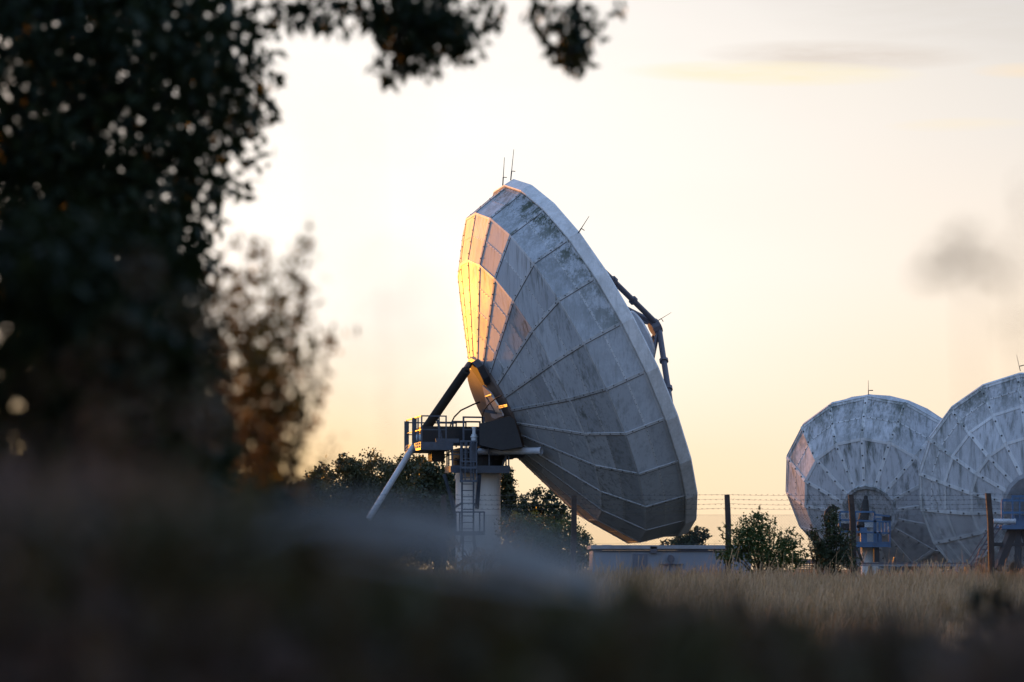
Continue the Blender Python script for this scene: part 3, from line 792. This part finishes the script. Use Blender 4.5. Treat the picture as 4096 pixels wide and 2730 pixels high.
# woodland on the left that keeps the low sun off the compound floor
for i, (x, y, h, rx, lab) in enumerate(((-23, 153, 8.9, 4.5, 'tall tree standing in the wood at the far left'), (-31, 164, 9.0, 5., 'tallest tree deep in the wood at the far left'), (-17, 161, 8.0, 4., 'low broad tree at the near edge of the far left wood'),
                            (-18.2, 145, 11.6, 3.2, 'slender tall tree at the right-hand end of the far left wood'), (-39, 153, 8.6, 5., 'outermost tree of the wood at the far left'), (-55, 142, 15, 7., 'broad tree far outside the frame on the left'), (-72, 150, 16, 8., 'second broad tree far outside the frame on the left'), (-93, 154, 9.5, 9., 'third broad tree far outside the frame on the left'))):
    tree('oak_tree', lab, 'tree', [((x, y, h - 2.2), (rx * .7, rx * .7, 2.0), 6), ((x - rx * .4, y, h - 4), (rx * .7, rx * .7, 2.4), 8), ((x + rx * .4, y, h - 4), (rx * .7, rx * .7, 2.4), 8), ((x, y, h - 6), (rx, rx, 2.5), 10), ((x, y, max(2.5, h - 9)), (rx, rx, 3.), 10), ((x, y, 2.5), (rx * .9, rx * .9, 1.8), 6)],
         (x, y, g0), 15000, .5, M['leaf_dark'], .4, 40 + i, 26, .2, .35, group='wood at the far left')

# bushes along the fence
def shoots(b, base, tips, r=.012):
    for t in tips:
        base_, t = Vector(base), Vector(t)
        b.tube([base_, base_.lerp(t, .5) + Vector((random.uniform(-.08, .08), random.uniform(-.08, .08), .1)), t], [r, r * .7, r * .3], 5)
def bush(name, label, blobs, base, n, L, mat, tips, seed, per=14, spread=.2, shell=.25, asp=.6):
    r = empty(name, base, label, 'bush')
    b = MB(); shoots(b, base, [bb[0] for bb in blobs] + list(tips), .018); b.build('stem', M['twig'], r)
    p, t = clumps(blobs, n, per, spread, shell, seed)
    gg = np.random.default_rng(seed + 5); ex_ = []
    for tip in tips:
        f = gg.random(60) ** .6 * .75 + .25
        q = np.array(base)[None] * (1 - f[:, None]) + np.array(tip)[None] * f[:, None]
        ex_.append(q + gg.normal(size=q.shape) * .05 * (1.15 - f[:, None]))
    if ex_:
        e = np.concatenate(ex_); p = np.concatenate([p, e]); t = np.concatenate([t, gg.random(len(e))])
    np_quads('foliage', leaf_quads(p, L, asp, .1, seed), mat, t, r)
    return r
YB1 = 61.2
bush('fence_bush', 'rounded bush in front of the fence, between the largest dish and its smaller neighbour',
     [vb(1735, 1225, 44, 42, YB1), vb(1755, 1260, 60, 45, YB1), vb(1710, 1245, 34, 34, YB1), vb(1812, 1250, 30, 42, YB1), vb(1685, 1278, 40, 20, YB1), vb(1780, 1285, 75, 26, YB1), vb(1835, 1285, 22, 22, YB1), vb(1740, 1195, 26, 22, YB1, 350)],
     tuple(v(1755, 1345, YB1)), 6800, .062, M['leaf_green'],
     [tuple(v(*q, YB1)) for q in ((1745, 1160), (1740, 1180), (1712, 1185), (1700, 1190), (1725, 1182), (1783, 1188), (1770, 1195), (1660, 1200), (1650, 1212), (1655, 1228), (1640, 1265), (1845, 1235), (1850, 1262), (1825, 1212), (1797, 1222))], 31)
bush('fence_sapling', 'slim leafy sapling against the fence in front of the back-on dish',
     [vb(1914, 1188, 18, 24, YB1), vb(1908, 1220, 26, 30, YB1), vb(1930, 1250, 34, 34, YB1), vb(1900, 1262, 26, 30, YB1), vb(1940, 1282, 34, 24, YB1), vb(1915, 1290, 36, 20, YB1), vb(1886, 1258, 10, 26, YB1, 260)],
     tuple(v(1915, 1345, YB1)), 4600, .058, M['leaf_dark'],
     [tuple(v(*q, YB1)) for q in ((1868, 1212), (1862, 1225), (1866, 1240), (1873, 1215), (1880, 1262), (1922, 1165), (1905, 1172), (1952, 1215), (1890, 1180))], 33)
bush('fence_sapling', 'thin straggly sapling with bare lower stems left of the slim leafy one',
     [vb(1880, 1270, 12, 22, YB1 + .6, 300), vb(1890, 1290, 18, 14, YB1 + .6, 250), vb(1872, 1235, 9, 16, YB1 + .6, 130)],
     tuple(v(1888, 1340, YB1 + .6)), 700, .055, M['leaf_dark'],
     [tuple(v(*q, YB1 + .6)) for q in ((1862, 1205), (1868, 1230), (1856, 1222), (1858, 1250), (1900, 1262), (1904, 1280))], 34, 8, .3)
bush('fence_bush', 'low pale scrub at the base of the pedestal behind the fence',
     [vb(1120, 1275, 40, 16, 66), vb(1165, 1265, 20, 20, 66), vb(1040, 1245, 16, 22, 66), vb(1080, 1290, 40, 14, 66)], tuple(v(1110, 1345, 66)), 1500, .06, M['drygrass'],
     [tuple(v(*q, 66)) for q in ((1165, 1240), (1140, 1255), (1035, 1222))], 36)

# ------------------------------------------------------------------ long dry grass
g = np.random.default_rng(3)
N = 190000
y = 27 + (67 - 27) * g.random(N) ** .8
half = y * .195 + 1.5
x = g.uniform(-1.15, 1.05, N) * half
keep = g.random(N) < .45 + .55 * (np.sin(x * 1.3 + np.sin(y * .9) * 2) * .5 + .5)
x, y = x[keep], y[keep]; n = len(x)
gz = np.array([ground_z(t) for t in y])
patch = np.sin(x * .8 + 1.3) * np.sin(y * .55 + x * .2) * .5 + .5
h = (.26 + .30 * g.random(n) ** 1.4) * (.82 + .25 * patch); clump = np.clip(np.sin(x * 2.9 + 2 * np.sin(y * 1.7)) * np.sin(y * 2.1 + x), 0, 1); h *= .97 + .42 * clump; tall = g.random(n) < .035; h[tall] *= g.uniform(1.25, 1.75, tall.sum())
lean = g.normal(size=(n, 2)) * .12 + np.array([.05, 0])
w = g.uniform(.003, .0065, n)
ang = g.uniform(0, math.pi, n); sx, sy = np.cos(ang) * w, np.sin(ang) * w
B = np.stack([x, y, gz], -1); Sd = np.stack([sx, sy, np.zeros(n)], -1)
Md = B + np.stack([lean[:, 0] * h * .35, lean[:, 1] * h * .35, h * .6], -1)
Tp = B + np.stack([lean[:, 0] * h * 1.2, lean[:, 1] * h * 1.2, h], -1)
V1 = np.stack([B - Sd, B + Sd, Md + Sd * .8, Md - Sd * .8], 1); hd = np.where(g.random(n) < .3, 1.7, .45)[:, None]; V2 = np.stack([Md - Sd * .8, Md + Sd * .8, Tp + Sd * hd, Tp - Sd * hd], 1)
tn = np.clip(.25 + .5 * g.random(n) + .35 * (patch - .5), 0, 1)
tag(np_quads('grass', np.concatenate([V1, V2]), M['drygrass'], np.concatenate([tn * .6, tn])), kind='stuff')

# ------------------------------------------------------------------ near foliage, far out of focus
def near_leaves(blobs, per_area, L, seed, Yscale):
    return
def fill(blobs, n, seed, edge=.0):
    """points through ellipsoids, evenly, for dense near crowns"""
    g = np.random.default_rng(seed); out = []
    W = np.array([bb[2] for bb in blobs], float); W /= W.sum()
    for (c, r, _), w in zip(blobs, W):
        m = int(n * w); d = unit(g.normal(size=(m, 3))); rad = g.random(m) ** (1 / 2.4)
        out.append(np.array(c) + d * rad[:, None] * np.array(r))
    p = np.concatenate(out)
    # knock irregular holes through the crown
    k = (np.sin(p[:, 0] * 13 + 3 * np.sin(p[:, 2] * 9)) + np.sin(p[:, 2] * 17 + 2 * np.sin(p[:, 0] * 11) + p[:, 1] * 3)) * .25 + .5
    return p[g.random(len(p)) < .25 + .9 * k]
nt = empty('near_tree', (-3.4, 8.6, 0), 'nearest tree, its black out-of-focus crown filling the upper left and hanging over the top', 'tree')
Yt = 8.6
b = MB()
fork = Vector((-3.0, 8.6, 2.2))
b.tube([(-3.4, 8.6, -.1), (-3.2, 8.6, 1.2), fork], [.22, .19, .16], 10)
for pts, r in (([fork, (-2.2, 8.4, 3.2), v(500, -60, 8.5), v(900, -70, 8.4), v(1150, -55, 8.4), v(1330, -30, 8.4)], [.12, .09, .06, .04, .025, .01]),
               ([fork, (-2.0, 8.5, 2.6), v(300, 200, 8.5), v(480, 260, 8.5)], [.1, .07, .04, .012]),
               ([fork, (-2.1, 8.6, 2.2), v(200, 420, 8.6), v(400, 440, 8.6)], [.08, .05, .03, .01]),
               ([v(900, -70, 8.4), v(930, 50, 8.4), v(900, 150, 8.4)], [.02, .012, .005]), ([v(1330, -30, 8.4), v(1320, 60, 8.4), v(1310, 130, 8.4)], [.012, .008, .004]),
               ([fork, (-2.6, 5, 4.6), (-1.6, 1, 5.4), (-.3, -2, 5.6)], [.14, .1, .07, .03])):
    b.tube(pts, r, 7)
b.build('trunk', M['bark'], nt)
dn = lambda x, y, rx, ry, w=1., Y=Yt, d=1.2: (tuple(v(x, y, Y)), (rx * Y / 6405, d, ry * Y / 6405), rx * ry * w)
bl = [dn(200, 60, 320, 170, 1.5), dn(480, 60, 150, 110, 1.5), dn(120, 250, 330, 190, 1.3), dn(430, 190, 140, 110, 1.5), dn(545, 140, 70, 80), dn(540, 250, 62, 80), dn(470, 330, 75, 70), dn(300, 400, 210, 130, 1.4),
      dn(410, 430, 70, 75), dn(120, 460, 250, 160, 1.6), dn(425, 520, 46, 60), dn(250, 560, 230, 120, 2.0)]
p = fill(bl, 16500, 71)
hang = [dn(640, 12, 110, 26, .9, d=.5), dn(760, 6, 80, 30, 1, d=.5), dn(905, 30, 85, 62, 1.35, d=.4), dn(985, 40, 90, 62, 1.5, d=.4), dn(935, 110, 70, 46, 1., d=.35), dn(1055, 85, 60, 44, 1.1, d=.35), dn(885, 150, 32, 34, .6, d=.25), dn(985, 140, 40, 26, .5, d=.25),
        dn(1120, 20, 45, 26, .8, d=.3), dn(1240, 20, 40, 34, .8, d=.3), dn(1305, 70, 58, 56, 1.3, d=.35), dn(1325, 115, 46, 34, .9, d=.3), dn(1375, 55, 22, 34, .35, d=.2), dn(1420, 4, 26, 12, .4, d=.2)]
p2 = fill(hang, 2500, 72)
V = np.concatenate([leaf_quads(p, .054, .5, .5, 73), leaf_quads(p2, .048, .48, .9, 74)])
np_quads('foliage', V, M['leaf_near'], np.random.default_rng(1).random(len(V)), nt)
# unseen leaves added overhead and behind the camera, keeping skylight off the near foliage
g = np.random.default_rng(75)
c = np.concatenate([g.normal(size=(21000, 3)) * np.array([3.4, 2.6, .9]) + np.array([-1.0, 1.0, 5.8]), g.normal(size=(20000, 3)) * np.array([4.2, 1.3, 1.7]) + np.array([-1.0, -4.2, 3.6])])
left = np.stack([g.uniform(-9.5, -2.0, 34000), g.uniform(3.2, 16.5, 34000), g.uniform(.3, 7.0, 34000)], -1)  # unseen leaf block added out of frame to keep the low sun off near foliage
left = left[left[:, 0] < -.255 * left[:, 1] - .75]
tt = (left[:, 1] - 6.8) / .824   # a gap in the leaves that lets the low sun through to the wispy shrub
left = left[np.hypot(left[:, 0] - (-.45 - .566 * tt), left[:, 2] - (2.1 + .07 * tt)) > .42]
keep = (c[:, 2] > 1.6 + .28 * np.maximum(c[:, 1], 0) + .9); c = np.concatenate([c, left]); keep = np.concatenate([keep, np.ones(len(left), bool)])
np_quads('crown', leaf_quads(c[keep], .225, .6, .3, 76), M['leaf_near'], g.random(keep.sum()), nt)  # added light-blocking leaves, none of them in view

# tall shrub in front of it, lower left
sh = empty('tall_shrub', (-.85, 4.6, .2), 'dense dark shrub below the near tree on the left', 'shrub')
Ys = 4.9
b = MB()
for q in ((60, 520), (200, 560), (330, 620), (420, 700), (450, 820), (520, 1000)):
    b.tube([(-.85, 4.6, .1), v(q[0] - 60, 1000, 4.8), v(*q, 4.8)], [.03, .02, .006], 6)
b.build('stem', M['bark'], sh)
ds = lambda x, y, rx, ry, w=1., Y=Ys, d=.5: (tuple(v(x, y, Y)), (rx * Y / 6405, d, ry * Y / 6405), rx * ry * w)
p = fill([ds(150, 640, 290, 160, 1.3), ds(390, 640, 85, 90, 1.), ds(200, 820, 290, 180, 1.3), ds(420, 790, 80, 100, 1.1), ds(400, 950, 110, 130, 1.1), ds(250, 1020, 300, 180, 1.3), ds(430, 1090, 95, 80, .8), ds(540, 1165, 120, 55, .9), ds(250, 1200, 380, 120, 1.3), ds(200, 1700, 330, 420, .45), ds(200, 2300, 300, 420, .35)], 11500, 81)
V = leaf_quads(p, .05, .55, .3, 82); np_quads('foliage', V, M['leaf_near'], np.random.default_rng(2).random(len(V)), sh)

# thin backlit shrub beside it
ts = empty('wispy_shrub', (-.42, 4.0, .2), 'wispy see-through shrub glowing against the sunset beside the dark foliage', 'shrub')
Yw = 6.8; g = np.random.default_rng(91); rr = random.Random(9)
b = MB(); pts_all = []
for tx, ty, nn in ((560, 560, 70), (600, 545, 60), (640, 600, 90), (690, 565, 60), (715, 545, 45), (560, 680, 90), (620, 700, 110), (660, 720, 90), (690, 700, 60), (735, 770, 55), (770, 745, 36), (700, 830, 70), (600, 800, 120), (650, 880, 110), (700, 920, 50), (560, 900, 100), (620, 980, 100), (660, 1010, 70), (600, 1070, 90), (680, 1090, 60), (740, 1050, 14), (770, 1010, 10), (530, 620, 70), (540, 780, 90), (520, 700, 80), (510, 840, 90), (540, 1000, 80), (640, 940, 80), (620, 850, 90), (500, 620, 90), (490, 760, 110), (500, 900, 120), (520, 1010, 110), (590, 1130, 120), (660, 1120, 90)):
    base = v(640 + rr.uniform(-60, 20), 1330, Yw); tip = v(tx, ty, Yw + rr.uniform(-.35, .35))
    mid = base.lerp(tip, .55) + Vector((rr.uniform(-.03, .03), rr.uniform(-.05, .05), .02))
    b.tube([base, mid, tip], [.004, .003, .001], 5)
    f = g.random(int(nn * 1.0)) ** .55 * .42 + .58
    P0, P1, P2 = np.array(base), np.array(mid), np.array(tip)
    q = P0 * ((1 - f) ** 2)[:, None] + P1 * (2 * f * (1 - f))[:, None] + P2 * (f * f)[:, None]
    q = np.array(mid) + (np.array(tip) - np.array(mid)) * g.random((len(f), 1)) ** .7
    pts_all.append(q + g.normal(size=q.shape) * .022)
b.build('stem', M['twig'], ts)
p = np.concatenate(pts_all); p = p[g.random(len(p)) < .95]; V = leaf_quads(p, .034, .42, .1, 92); np_quads('foliage', V, M['leaf_shrub'], g.random(len(V)), ts)

# bramble at the camera's feet
br = empty('bramble', (0, 2.4, .1), 'dark blurred bramble bank closest to the camera along the bottom', 'bramble')
def topline(xv): return np.interp(xv, [-400, 300, 560, 700, 850, 1100, 1350, 1500, 1700, 1900, 2353, 2900], [1120, 1150, 1190, 1250, 1325, 1370, 1405, 1425, 1455, 1475, 1500, 1520])
g = np.random.default_rng(101); N = 9000
Yl = g.uniform(1.7, 3.2, N); xv = g.uniform(-350, 2750, N)
top = topline(xv) + 14 * np.sin(xv * .021) + 12 * np.sin(xv * .05 + 1) + np.abs(g.normal(size=N)) * 14 - 12
zt_ = EYE - (top - 1308) * Yl / 6405
zz_ = zt_ - g.random(N) ** 1.5 * .30
P_ = np.stack([(xv - 1176.5) / 6405 * Yl, Yl, zz_], -1)
V = leaf_quads(P_, .04, .6, .0, 102)
hue = np.clip(.4 + .45 * np.sin(P_[:, 0] * 9 + 2.2 + 1.5 * np.sin(P_[:, 2] * 40)) + .2 * g.normal(size=N), 0, 1)
np_quads('foliage', V, M['bramble'], hue, br)
b = MB()
for i in range(60):
    x = -.75 + 1.5 * i / 59; yy = 1.8 + 1.3 * ((i * 37) % 60) / 60
    b.tube([(x, yy, 0.0), (x + .04 * math.sin(i), yy, .8), (x + .07 * math.sin(i * 2.), yy, 1.40)], [.008, .006, .003], 5)
b.build('stem', M['twig'], br)

# pale reed blades arching across, blurred
def blade(parent, pts, w, mat, name='blade'):
    b = MB(); pts = [Vector(p) for p in pts]
    n = len(pts)
    for i in range(n - 1):
        w0, w1 = w * math.sin(math.pi * (.12 + .85 * i / n)), w * math.sin(math.pi * (.12 + .85 * (i + 1) / n))
        sd = Vector((0, .75, .66))
        d0 = (pts[i + 1] - pts[i]).normalized(); s0 = (sd - d0 * sd.dot(d0)).normalized()
        b.add([pts[i] - s0 * w0 / 2, pts[i + 1] - s0 * w1 / 2, pts[i + 1] + s0 * w1 / 2, pts[i] + s0 * w0 / 2], [(0, 1, 2, 3)])
    return b.build(name, M[mat], parent)
rd = empty('reed', (-.2, 1.45, .2), 'pale blue-grey reed blade arching blurred across the lower middle', 'reed')
Yr = 1.5
gr_ = random.Random(44)
def on_arc(arc, off, Y):
    fine = []
    for p, q in zip(arc, arc[1:]):
        for t in range(3): fine.append((p[0] + (q[0] - p[0]) * t / 3, p[1] + (q[1] - p[1]) * t / 3))
    fine.append(arc[-1]); n = len(fine)
    return [v(x, y + off * math.sin(math.pi * (.15 + .8 * i / n)), Y + .12 * (i / n - .5)) for i, (x, y) in enumerate(fine)]
arcs = (([(620, 1205), (740, 1205), (880, 1230), (1020, 1258), (1160, 1290), (1300, 1328), (1400, 1352)], 9, 85),
        ([(520, 1330), (620, 1262), (760, 1250), (950, 1275), (1120, 1305), (1300, 1345)], 3, 50))
for arc, cnt, spr in arcs:
    for i in range(cnt):
        k0 = gr_.randint(0, max(0, len(arc) - 4)); sub = arc[k0:]
        blade(rd, on_arc(sub, gr_.uniform(-spr, spr * .7), Yr + gr_.uniform(-.15, .35)), gr_.uniform(.004, .009), 'reed')
b = MB(); b.tube([(-.2, 1.45, .1), v(350, 1420, Yr), v(480, 1260, Yr), v(620, 1198, Yr)], [.003, .003, .002, .002], 6); b.tube([v(480, 1260, Yr), v(820, 1262, Yr)], [.002, .002], 6); b.build('stem', M['twig'], rd)

g = np.random.default_rng(55); N = 1500
Ys_ = g.uniform(3.2, 7.5, N); xs_v = g.uniform(150, 2700, N)
tops = topline(xs_v) + 4 + 150 * g.random(N) ** 1.2
tp = np.stack([(xs_v - 1176.5) / 6405 * Ys_, Ys_, EYE - (tops - 1308) / 6405 * Ys_], -1)
bs = tp + np.stack([g.normal(size=N) * .08, g.normal(size=N) * .08, -g.uniform(.5, .9, N)], -1)
w_ = np.stack([g.uniform(.002, .0045, N), np.zeros(N), np.zeros(N)], -1); md = bs * .25 + tp * .75
Vs = np.concatenate([np.stack([bs - w_, bs + w_, md + w_, md - w_], 1), np.stack([md - w_ * .8, md + w_ * .8, tp + w_ * 2.6, tp - w_ * 2.6], 1)])
tg = np.clip(.3 + .4 * np.sin(tp[:, 0] * 4 + 1) + .3 * g.random(N), 0, 1)
tag(np_quads('near_grass', Vs, M['neargrass'], np.concatenate([tg, tg])), kind='stuff')

# single dry sprigs almost touching the lens
def sprig(label, x, y, Y, n, L, spread, seed):
    r = empty('dry_sprig', (v(x, y, Y).x, Y, .3), label, 'sprig', 'dry sprigs close to the lens')
    b = MB(); base = Vector((v(x, y, Y).x + .01, Y, .2)); b.tube([base, v(x + 30, 1500, Y), v(x, y, Y)], [.0016, .0010, .0005], 5); b.build('stem', M['twig'], r)
    g = np.random.default_rng(seed); p = np.array(v(x, y, Y)) + g.normal(size=(n, 3)) * np.array(spread)
    np_quads('foliage', leaf_quads(p, L, .4, .0, seed), M['dryleaf'], g.random(n), r)
sprig('brown blur of a dry sprig hanging in the sky at the right', 2222, 592, 1.75, 36, .015, (.0105, .03, .0055), 5)
for lab, x, y, n_, sp_, sd_ in (('brown haze of a dry seed head over the lower left foliage', 150, 1010, 46, (.03, .03, .024), 21), ('second brown seed head blurred near the left edge, lower than the other', 60, 1230, 36, (.024, .03, .02), 22),
                        ('blurred brown seed head in front of the dark shrub, nearest the wispy shrub', 400, 900, 30, (.02, .03, .02), 23)):
    r = empty('seed_head', (v(x, y, 1.5).x, 1.5, .3), lab, 'seed head', 'dry seed heads blurred at the left')
    b = MB(); b.tube([(v(x, y, 1.5).x + .01, 1.5, .2), v(x + 20, 1500, 1.5), v(x, y, 1.5)], [.002, .0015, .001], 5); b.build('stem', M['twig'], r)
    g = np.random.default_rng(sd_); p = np.array(v(x, y, 1.5)) + g.normal(size=(n_, 3)) * np.array(sp_)
    np_quads('foliage', leaf_quads(p, .013, .45, .0, sd_), M['seedhead'], g.random(n_), r)
sprig('faint dry sprig blurred at the right edge of the photo', 2352, 650, 1.5, 14, .014, (.005, .02, .022), 6)
sprig('faint brown blur left of the largest dish, by its glowing edge', 950, 660, .95, 12, .012, (.008, .01, .014), 7)
sprig('faintest blur high in the sky beside the near tree', 790, 270, .9, 4, .009, (.009, .01, .008), 8)
wd = empty('weed', (v(2300, 1400, 5.5).x, 5.5, ground_z(5.5)), 'dark blurred weed standing in the grass at the right edge', 'weed')
b = MB(); g = np.random.default_rng(12); P_ = []
for i in range(9):
    tip = v(2300 + 26 * math.sin(i * 2.1) + (i - 4) * 12, 1350 + 14 * (i % 4), 5.5); bs = Vector((v(2300, 1400, 5.5).x + .02 * (i - 4), 5.5, ground_z(5.5)))
    b.tube([bs, tip], [.006, .003], 5); f = g.random((60, 1)) * .6 + .4
    P_.append(np.array(bs) * (1 - f) + np.array(tip) * f + g.normal(size=(60, 3)) * .035)
b.build('stem', M['twig'], wd); P_ = np.concatenate(P_); np_quads('foliage', leaf_quads(P_, .06, .4, .0, 13), M['leaf_near'], g.random(len(P_)), wd)

# ------------------------------------------------------------------ sky, sun
SUN_AZ, SUN_EL = R_(-34.5), R_(4.0)
W = bpy.data.worlds.new('World'); SC.world = W; W.use_nodes = True
nt_ = W.node_tree; nt_.nodes.clear(); G_ = G(nt_)
sky = G_.n('ShaderNodeTexSky', sky_type='NISHITA'); sky.sun_disc = False
sky.sun_elevation = SUN_EL; sky.sun_rotation = SUN_AZ; sky.air_density = 1.0; sky.dust_density = 1.5; sky.ozone_density = 1.5
EXPO = 2.0; BGS = .12; KS = 1 / (BGS * 2 ** EXPO)
dv = G_.n('ShaderNodeTexCoord').outputs['Generated']
sx_ = G_.n('ShaderNodeSeparateXYZ'); G_.l(dv, sx_.inputs[0]); dX, dY, dZ = sx_.outputs
az = G_.math('MULTIPLY', G_.math('ARCTAN2', dX, dY), 180 / math.pi)
el = G_.math('MULTIPLY', G_.math('ARCSINE', dZ), 180 / math.pi)
ef = G_.math('POWER', G_.math('MAXIMUM', dZ, 0.), .5)
def cramp(fac, stops):
    o = G_.n('ShaderNodeValToRGB'); cr_ = o.color_ramp
    while len(cr_.elements) < len(stops): cr_.elements.new(.5)
    for e, (p_, c_) in zip(cr_.elements, stops): e.position = p_; e.color = (*c_, 1)
    G_.l(fac, o.inputs[0]); return o.outputs[0]
front = cramp(ef, [(0, (1., .72, .43)), (.10, (1., .765, .495)), (.187, (1., .81, .59)), (.25, (1., .85, .70)), (.323, (.99, .885, .815)), (.417, (.88, .785, .70)), (.52, (.56, .54, .56)), (.72, (.38, .46, .62)), (1, (.42, .58, .90))])
back = cramp(ef, [(0, (.13, .17, .25)), (.25, (.20, .28, .43)), (.45, (.46, .73, 1.22)), (.65, (.58, .92, 1.58)), (1, (.42, .60, .98))])
hx = G_.n('ShaderNodeVectorMath', operation='DOT_PRODUCT'); G_.l(dv, hx.inputs[0]); hx.inputs[1].default_value = (math.sin(R_(-3)), math.cos(R_(-3)), 0)
toward = G_.ramp(hx.outputs['Value'], .70, .972)
c_ = G_.mix(toward, back, front)
# bright veil of thin cloud on the sun's side
veil = G_.math('MULTIPLY', G_.ramp(az, 10.5, -1), G_.ramp(az, -46, -18))
veil = G_.math('MULTIPLY', veil, G_.math('MULTIPLY', G_.ramp(el, 2.4, 5.2), G_.ramp(el, 26, 10.5)))
wob = G_.noise(dv, 9, 4, .5, (1, 1, 3))
veil = G_.math('MULTIPLY', veil, G_.ramp(wob, .25, .6, .78, 1.), clamp=True)
c_ = G_.mix(G_.math('MULTIPLY', veil, .95), c_, (1.13, 1.055, 1.0))
# sunset glow round the hidden sun
ds_ = G_.n('ShaderNodeVectorMath', operation='DOT_PRODUCT'); G_.l(dv, ds_.inputs[0]); ds_.inputs[1].default_value = (math.sin(SUN_AZ) * math.cos(SUN_EL), math.cos(SUN_AZ) * math.cos(SUN_EL), math.sin(SUN_EL))
gl = G_.math('POWER', G_.ramp(ds_.outputs['Value'], .86, 1.), 2.)
c_ = G_.mix(gl, c_, (1.8, .8, .2), 'ADD')
# streaks of cloud
def streak(az0, el0, wa, we, col, amt, tilt=0.):
    global c_
    da = G_.math('DIVIDE', G_.math('SUBTRACT', az, az0), wa)
    de = G_.math('DIVIDE', G_.math('SUBTRACT', G_.math('SUBTRACT', el, el0), G_.math('MULTIPLY', G_.math('SUBTRACT', az, az0), tilt)), we)
    r2 = G_.math('ADD', G_.math('MULTIPLY', da, da), G_.math('MULTIPLY', de, de))
    nz = G_.noise(dv, 30, 5, .6, (1, 1, 7))
    f = G_.math('MULTIPLY', G_.ramp(r2, 1., 0.), G_.ramp(nz, .25, .6, .3, 1.)); f = G_.math('MULTIPLY', f, amt, clamp=True)
    c_ = G_.mix(f, c_, col)
streak(6.8, 10.45, 3.0, .34, (.73, .62, .545), .8, -.035)
streak(5.4, 10.12, 3.2, .28, (1.0, .86, .58), .95, -.03)
streak(10.6, 10.05, 1.2, .18, (1.0, .78, .55), .7, -.02)
streak(9.2, 9.0, 1.6, .16, (1.0, .84, .62), .5, 0.)
streak(12, 11.6, 7.5, 1.6, (.74, .66, .59), .6, -.03)
# low orange band on the left
c_ = G_.mix(G_.math('MULTIPLY', G_.ramp(az, .5, -5.5), G_.ramp(el, 5.0, 1.5)), c_, (.99, .69, .36))
# warmer towards the right edge
c_ = G_.mix(G_.math('MULTIPLY', G_.ramp(az, 3, 12), G_.ramp(el, 9, 3)), c_, (1., .80, .625))
mul = G_.n('ShaderNodeVectorMath', operation='SCALE'); G_.l(c_, mul.inputs[0]); mul.inputs['Scale'].default_value = KS
fin = G_.mix(.92, sky.outputs[0], mul.outputs[0])
bg = G_.n('ShaderNodeBackground'); bg.inputs[1].default_value = BGS
G_.l(fin, bg.inputs[0]); G_.l(bg.outputs[0], G_.n('ShaderNodeOutputWorld').inputs[0])
sd = bpy.data.lights.new('sun', 'SUN'); sd.energy = 1.65; sd.angle = R_(3.2); sd.color = (1, .35, .025)
so = bpy.data.objects.new('sun', sd); COL.objects.link(so)
sv = Vector((math.sin(SUN_AZ) * math.cos(SUN_EL), math.cos(SUN_AZ) * math.cos(SUN_EL), math.sin(SUN_EL)))
so.rotation_euler = (-sv).to_track_quat('-Z', 'Y').to_euler(); so.location = sv * 60

# ------------------------------------------------------------------ camera and render settings
cd = bpy.data.cameras.new('camera'); cam = bpy.data.objects.new('camera', cd); COL.objects.link(cam)
cam.location = (0, 0, EYE); cam.rotation_euler = (math.pi / 2 + PITCH, 0, 0)
cd.sensor_width = 36; cd.lens = F_PX / 4096 * 36; cd.clip_start = .1; cd.clip_end = 6000
cd.dof.use_dof = True; cd.dof.focus_distance = 112; cd.dof.aperture_fstop = 3.3
SC.camera = cam
SC.view_settings.view_transform = 'Standard'; SC.view_settings.look = 'None'; SC.view_settings.exposure = EXPO; SC.view_settings.gamma = 1
SC.render.engine = 'CYCLES'
SC.cycles.use_denoising = True
SC.cycles.max_bounces = 6; SC.cycles.transparent_max_bounces = 4; SC.cycles.diffuse_bounces = 3; SC.cycles.glossy_bounces = 2
SC.cycles.sample_clamp_indirect = 4
